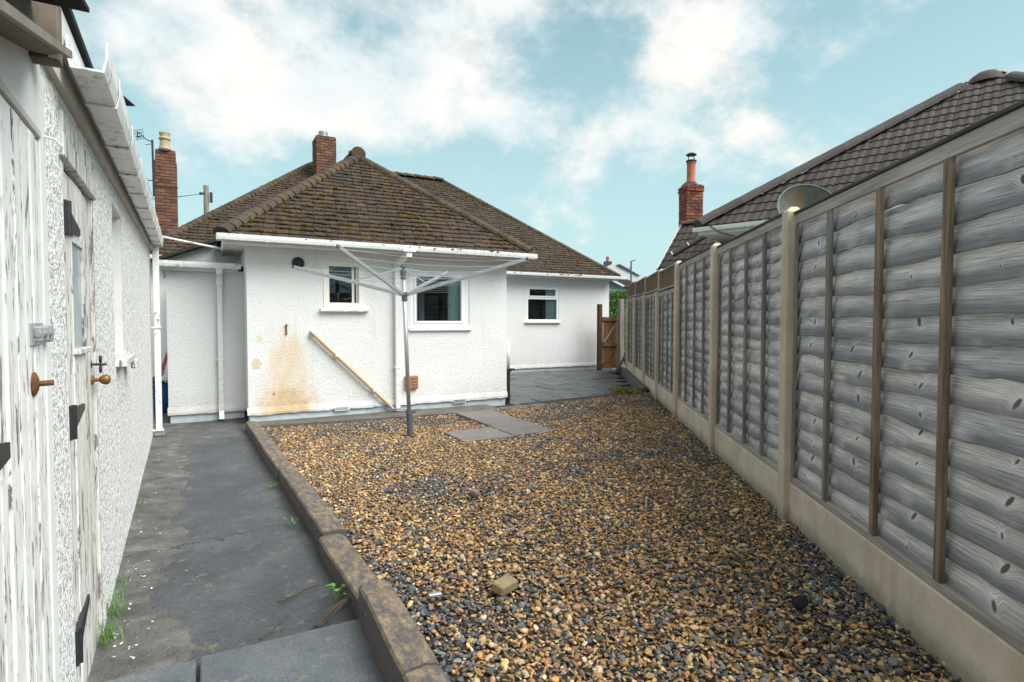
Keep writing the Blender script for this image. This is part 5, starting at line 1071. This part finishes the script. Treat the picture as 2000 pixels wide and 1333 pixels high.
ys=thing('yellow_shrub','small yellow-leaved shrub glimpsed between gate post and fence','shrub',(12.0,14.3,-.2)); g=np.random.default_rng(3); c=np.array([12.03,14.35,.9]); leaf_mass('foliage',M['shrub_y'],ys,c+g.normal(0,1,(700,3))*np.array([.22,.22,.33]),.03,4); m=MB(); m.tube([(12,14.3,-.2),(12.02,14.34,.9)],[.02,.008],6); m.build('stem',M['bark'],ys)
# far houses
def CW(l,f,z): return Vector((l*.8796+f*.4756,-l*.4756+f*.8796,z))
TC2=Matrix(((.8796,.4756,0,0),(-.4756,.8796,0,0),(0,0,1,0),(0,0,0,1)))
fh=thing('far_house','distant house with a pale grey roof and dark cladding above the hedge','house',CW(8,41,-.2))
m=MB(TC2); m.box(4.5,9.2,40,46,-.3,3.35); m.build('wall',M['far_brick'],fh)
m=MB(TC2); m.box(4.5,7.3,39.93,39.99,2.3,3.3); m.build('cladding',M['far_dark'],fh)
m=MB(TC2); m.add([(4.2,39.6,3.35),(8.2,39.6,3.35),(6.4,42.5,4.75),(4.2,42.5,4.75),(8.9,39.5,3.35)],[(0,1,2,3)]); m.build('roof',M['far_slate'],fh)
m=MB(TC2); m.add([(6.3,39.4,4.95),(7.1,39.4,5.35),(10.4,39.4,3.55),(9.3,39.4,3.45),(6.3,43,5.0),(7.1,43,5.4),(10.4,43,3.6),(9.3,43,3.5)],[(0,3,2,1),(1,2,6,5),(0,1,5,4),(0,4,7,3)]); m.build('pale_roof',M['far_white'],fh)
m=MB(TC2); m.add([(7.0,39.35,5.1),(7.3,39.35,5.2),(8.7,39.35,4.4),(8.5,39.35,4.35)],[(0,3,2,1)]); m.build('rooflight',M['far_dark'],fh)
m=MB(TC2); m.box(6.55,7.05,41,41.6,4.3,5.55); ck=m.build('chimney',M['far_dark'],fh); m=MB(TC2); m.lathe([(.14,0),(.12,.1),(.12,.35)],(6.8,41.3,5.55),8); m.build('chimney_pot',M['pot_red'],ck)
f2=thing('far_house','distant brick house with a low orange-brown roof beside the lamp post','house',CW(11,48,-.2))
m=MB(TC2); m.box(9.3,14,48,54,-.3,4.2); m.build('wall',M['far_brick'],f2); m=MB(TC2); m.add([(9.2,47.7,4.2),(14,47.7,4.2),(13.6,51,5.0),(9.6,51,5.0)],[(0,1,2,3)]); m.build('roof',simple('far_brown_roof',(.17,.085,.045),.9),f2)
m=MB(TC2); m.box(9.55,10.15,49,49.5,4.3,5.55); ck=m.build('chimney',M['far_dark'],f2)
for x in (9.7,10.0): m=MB(TC2); m.lathe([(.11,0),(.10,.3)],(x,49.25,5.55),8); m.build('chimney_pot',M['pot_red'],ck)
sl=thing('street_lamp','slim grey street lamp standing beyond the far house roofs','street lamp',CW(7.18,35,-.2))
m=MB(); m.tube([CW(7.18,35,-.2),CW(7.18,35,4.9)],[.07,.045],8); m.build('column',M['lamp_grey'],sl); m=MB(); m.bar(CW(7.14,35,4.93),CW(7.42,35,5.0),.10,.05); m.build('lantern',M['lamp_grey'],sl)
# telegraph pole behind the main roof
tp=thing('telegraph_pole','weathered wooden telegraph pole top showing above the left roof slope','telegraph pole',(.385,30,-.3))
m=MB(); m.tube([(.385,30,-.3),(.385,30,7.5)],[.15,.115],10); m.build('pole',M['postwood'],tp)
m=MB(); m.box(.52,.64,29.85,30.05,6.75,7.2,.01); m.build('junction_box',M['black'],tp); m=MB(); m.box(.12,.28,29.9,30.0,7.08,7.16); m.lathe([(0,0),(.05,0),(.05,.1),(0,.12)],(.15,29.95,7.05),8); m.build('bracket',M['iron'],tp)
for (x,y_,z_) in ((-9,24,5.6),(-12,33,6.4)):
    m=MB(); a=Vector((.2,29.95,7.1)); b=Vector((x,y_,z_)); m.tube([a+(b-a)*t-Vector((0,0,.5*4*t*(1-t))) for t in np.linspace(0,1,12)],.010,4); m.build('wire',M['iron'],tp)
# ================================================================ SMALL THINGS
# blue tub with lid, sack and hose in the passage
tb=thing('blue_tub','blue plastic tub with a dark lid standing behind the annexe corner','tub',(-.56,10.75,-.1))
m=MB(); m.lathe([(.15,0),(.16,.01),(.19,.42),(.205,.43),(.205,.46),(.19,.47),(.18,.44)],(-.56,10.75,-.1),20); autosmooth(m.build('body',M['blue'],tb)); m=MB(); m.lathe([(.21,0),(.215,.03),(.19,.07),(.10,.09),(0,.09)],(-.58,10.78,.37),18); autosmooth(m.build('lid',M['black'],tb))
m=MB(); g=np.random.default_rng(2); bv,bf=ico(2); bv=bv*(1+.12*g.normal(size=(len(bv),1)))*np.array([.09,.07,.06])+np.array([-.45,10.56,.44]); m.add(bv.tolist(),bf.tolist()); tag(m.build('plastic_sack',M['pvc']),'crumpled white sack lying on the blue tub','sack')
m=MB()
for k in range(3): m.tube([(-.60+.03*k,10.62,.42),(-.53+.02*k,10.66,.62),(-.455+.012*k,10.72,.85),(-.425+.006*k,10.80,1.04)],.011,6)
hs=m.build('garden_hose',M['hose'],None,True); tag(hs,'pink and white garden hose hung in the passage above the blue tub','hose')
# stones and fragments that stand out from the gravel
def stone(c,s,mat,label,name,seed,cat='stone'):
    g=np.random.default_rng(seed); v,f=ico(2)
    for _ in range(7):
        d=g.normal(size=3); d/=np.linalg.norm(d); h=g.uniform(.6,.9); ex=np.clip(v@d-h,0,None); v=v-ex[:,None]*d
    m=MB(); m.add((v*np.array(s)+np.array(c)).tolist(),f.tolist()); return tag(m.build(name,mat,None,True),label,cat)
stone((1.86,4.05,.012),(.042,.04,.036),M['stonep'],'round purple-grey stone lying in the middle of the gravel','cobble',1)
stone((2.49,1.72,.015),(.05,.04,.032),M['slate'],'dark stone in the gravel near the foot of the fence','cobble',2)
m=MB(); m.T=Matrix.Translation((1.335,2.55,.0))@Matrix.Rotation(R(22),4,'Z')@Matrix.Rotation(R(7),4,'X'); m.box(-.062,.062,-.04,.04,-.01,.042,.008); tag(m.build('brick_fragment',M['sandstone']),'buff brick fragment lying on the near gravel','brick')
m=MB(); m.T=Matrix.Translation((.99,2.62,.012))@Matrix.Rotation(R(-8),4,'Z'); m.box(-.032,.032,-.013,.013,-.004,.012,.003); tag(m.build('grey_offcut',M['galv']),'small grey offcut lying beside the raised kerb','offcut')
m=MB(); m.T=Matrix.Translation((3.17,2.78,.0))@Matrix.Rotation(R(30),4,'Z')@Matrix.Rotation(R(60),4,'X'); m.box(-.03,.03,-.04,.04,-.006,.006,.003); tag(m.build('tile_fragment',M['stonep']),'pinkish tile fragment by the foot of the fence','tile')
# twigs on the path
for (p,q,r,lb) in (((.335,3.13,-.088),(.55,3.22,-.086),.006,'grey twig on the path near the sprouting weed'),((.22,2.80,-.09),(.40,3.0,-.088),.0035,'thin dark twig beside the near slab'),((.46,2.79,-.085),(.64,2.95,-.06),.006,'bundle of dead stems against the kerb')):
    m=MB(); p,q=Vector(p),Vector(q); m.tube([p,p+(q-p)*.35+Vector((.006,-.004,.004)),p+(q-p)*.7+Vector((-.004,.006,.006)),q],[r,r*.9,r*.9,r*.6],6)
    if 'bundle' in lb:
        for k in range(3): o_=Vector((.012*k-.01,-.014*k,.004*k)); m.tube([p+o_,(p+q)/2+o_*1.6+Vector((0,0,.015)),q+o_*.4],.004,5)
    tag(m.build('twig',M['bark']),lb,'twig')
# weeds: a few leaves on stalks
def weed(c,h,n,spread,label,mat='weed',lw_=.35,seed=0,name='weed'):
    g=np.random.default_rng(seed+40); r=thing(name,label,'weed',c); m=MB(); st=MB(); c=Vector(c)
    for i in range(n):
        t=g.uniform(0,2*math.pi); l=h*g.uniform(.5,1.1); u=Vector((math.cos(t),math.sin(t),0)); s=Vector((-u.y,u.x,0)); b=c+u*g.uniform(0,.012); p1=b+u*spread*g.uniform(.3,1)+Vector((0,0,l*.75)); k=l*lw_
        st.tube([b,p1],[.0016,.001],4); e=p1+u*k+Vector((0,0,g.uniform(-.2,.3)*k)); md=(p1+e)/2
        m.add([p1,md+s*k*.42+Vector((0,0,k*.06)),e,md-s*k*.42+Vector((0,0,k*.06)),md],[(0,1,4),(1,2,4),(2,3,4),(3,0,4)])
    m.build('leaves',M[mat],r); st.build('stalks',M[mat],r); return r
def grass(c,h,n,label,seed=0,mat='weed',sp=.03):
    g=np.random.default_rng(seed+90); m=MB(); c=Vector(c)
    for i in range(n):
        b=c+Vector((g.normal(0,sp),g.normal(0,sp),0)); t=g.uniform(0,6.28); u=Vector((math.cos(t),math.sin(t),0)); s=Vector((-u.y,u.x,0))*.0018; l=h*g.uniform(.5,1.1); p=b+u*l*.2+Vector((0,0,l*.6)); e=b+u*l*.55+Vector((0,0,l*.9)); m.add([b-s,b+s,p+s*.8,p-s*.8,e],[(0,1,2,3),(3,2,4)])
    return tag(m.build('grass_tuft',M[mat]),label,'grass','grass tufts at the wall foot')
weed((.60,3.02,-.09),.09,7,.03,'bright green seedling sprouting at the kerb by the near slab',seed=1,lw_=.5)
weed((.55,4.28,-.09),.06,12,.05,'low trailing weed against the kerb halfway along the path',seed=2); weed((.53,5.35,-.09),.05,14,.06,'small flat weed at the kerb foot farther along the path',seed=3)
weed((sx(5.35)+.03,5.35,-.09),.05,8,.03,'small weed at the outbuilding wall foot with a dead leaf beside it',seed=4); weed((sx(3.6)+.05,3.62,-.09),.05,7,.03,'small weed beside paint flakes at the foot of the plank door',seed=7)
grass((sx(3.4)+.03,3.40,-.095),.12,40,'tuft of grass at the door foot, the farther one',1); grass((sx(3.08)+.03,3.10,-.095),.13,45,'tuft of grass at the door foot, the nearer one',2); grass((sx(3.75)+.015,3.80,-.095),.06,22,'sparse grass beside the door frame foot',3)
weed((5.05,8.12,-.09),.07,10,.05,'small green weed growing at the patio edge',seed=5); weed((3.55,5.0,-.03),.05,12,.06,'small reddish-green weed in the middle of the gravel',seed=6)
# moss and plants in the patio corner
g=np.random.default_rng(12); c=np.array([7.38,8.95,-.07]); pts=np.stack([g.normal(c[0],.10,900),g.normal(c[1],.17,900),-.075+np.abs(g.normal(0,.05,900))],1); pts[:,0]=np.minimum(pts[:,0],lowx(pts[:,1])-.02); mo=leaf_mass('moss',M['moss'],None,pts,.022,5); tag(mo,'yellow-green moss cushion in the corner of the patio','moss',kind='stuff')
weed((7.38,9.5,-.08),.10,12,.07,'pale green weed on the patio beside the low block wall',seed=8); weed((6.75,9.1,-.08),.03,10,.09,'flat pale weed in a patio joint',seed=9)
# dead leaves and flakes
g=np.random.default_rng(31)
for i in range(46):
    x=g.uniform(4.95,8.8); y_=g.uniform(8.75,13.4)
    if x>lowx(y_)-.15: continue
    m=MB(); r=g.uniform(.018,.034); t=g.uniform(0,6.28); u=Vector((math.cos(t),math.sin(t),0)); s=Vector((-u.y,u.x,0)); c=Vector((x,y_,-.074)); m.add([c-u*r,c+s*r*.6+Vector((0,0,.012)),c+u*r+Vector((0,0,.006)),c-s*r*.6+Vector((0,0,.014)),c+Vector((0,0,.004))],[(0,1,4),(1,2,4),(2,3,4),(3,0,4)])
    tag(m.build('dead_leaf',M['deadleaf']),'curled dark dead leaf lying on the patio slabs','leaf','dead leaves on the patio')
for (x,y_,lb) in ((2.85,8.05,'orange leaf on the gravel by the footing strip'),(1.02,6.9,'orange leaf lying in the gravel near the kerb'),(9.2,12.2,'orange leaf on the patio below the leaning tile')):
    m=MB(); c=Vector((x,y_,float(gz(x,y_))+.02 if y_<8.2 else -.07)); r=.035; m.add([c+Vector((-r,0,0)),c+Vector((0,r*.6,.01)),c+Vector((r,0,.008)),c+Vector((0,-r*.6,.012))],[(0,1,2,3)]); tag(m.build('orange_leaf',M['orangeleaf']),lb,'leaf')
m=MB(); g=np.random.default_rng(33)
for i in range(70):
    y_=g.uniform(2.8,8.0) if i>30 else g.uniform(2.9,4.2); x=sx(y_)+.03+abs(g.normal(0,.11)); r=g.uniform(.002,.008); t=g.uniform(0,6.28); u=Vector((math.cos(t),math.sin(t),0))*r; s=Vector((-u.y,u.x,0))*.5; c=Vector((x,y_,-.092)); m.add([c-u-s,c+u-s,c+u+s+Vector((0,0,.003)),c-u+s],[(0,1,2,3)])
tag(m.build('paint_flakes',M['paint_chip']),'white paint flakes scattered along the foot of the outbuilding','paint flakes',kind='stuff')
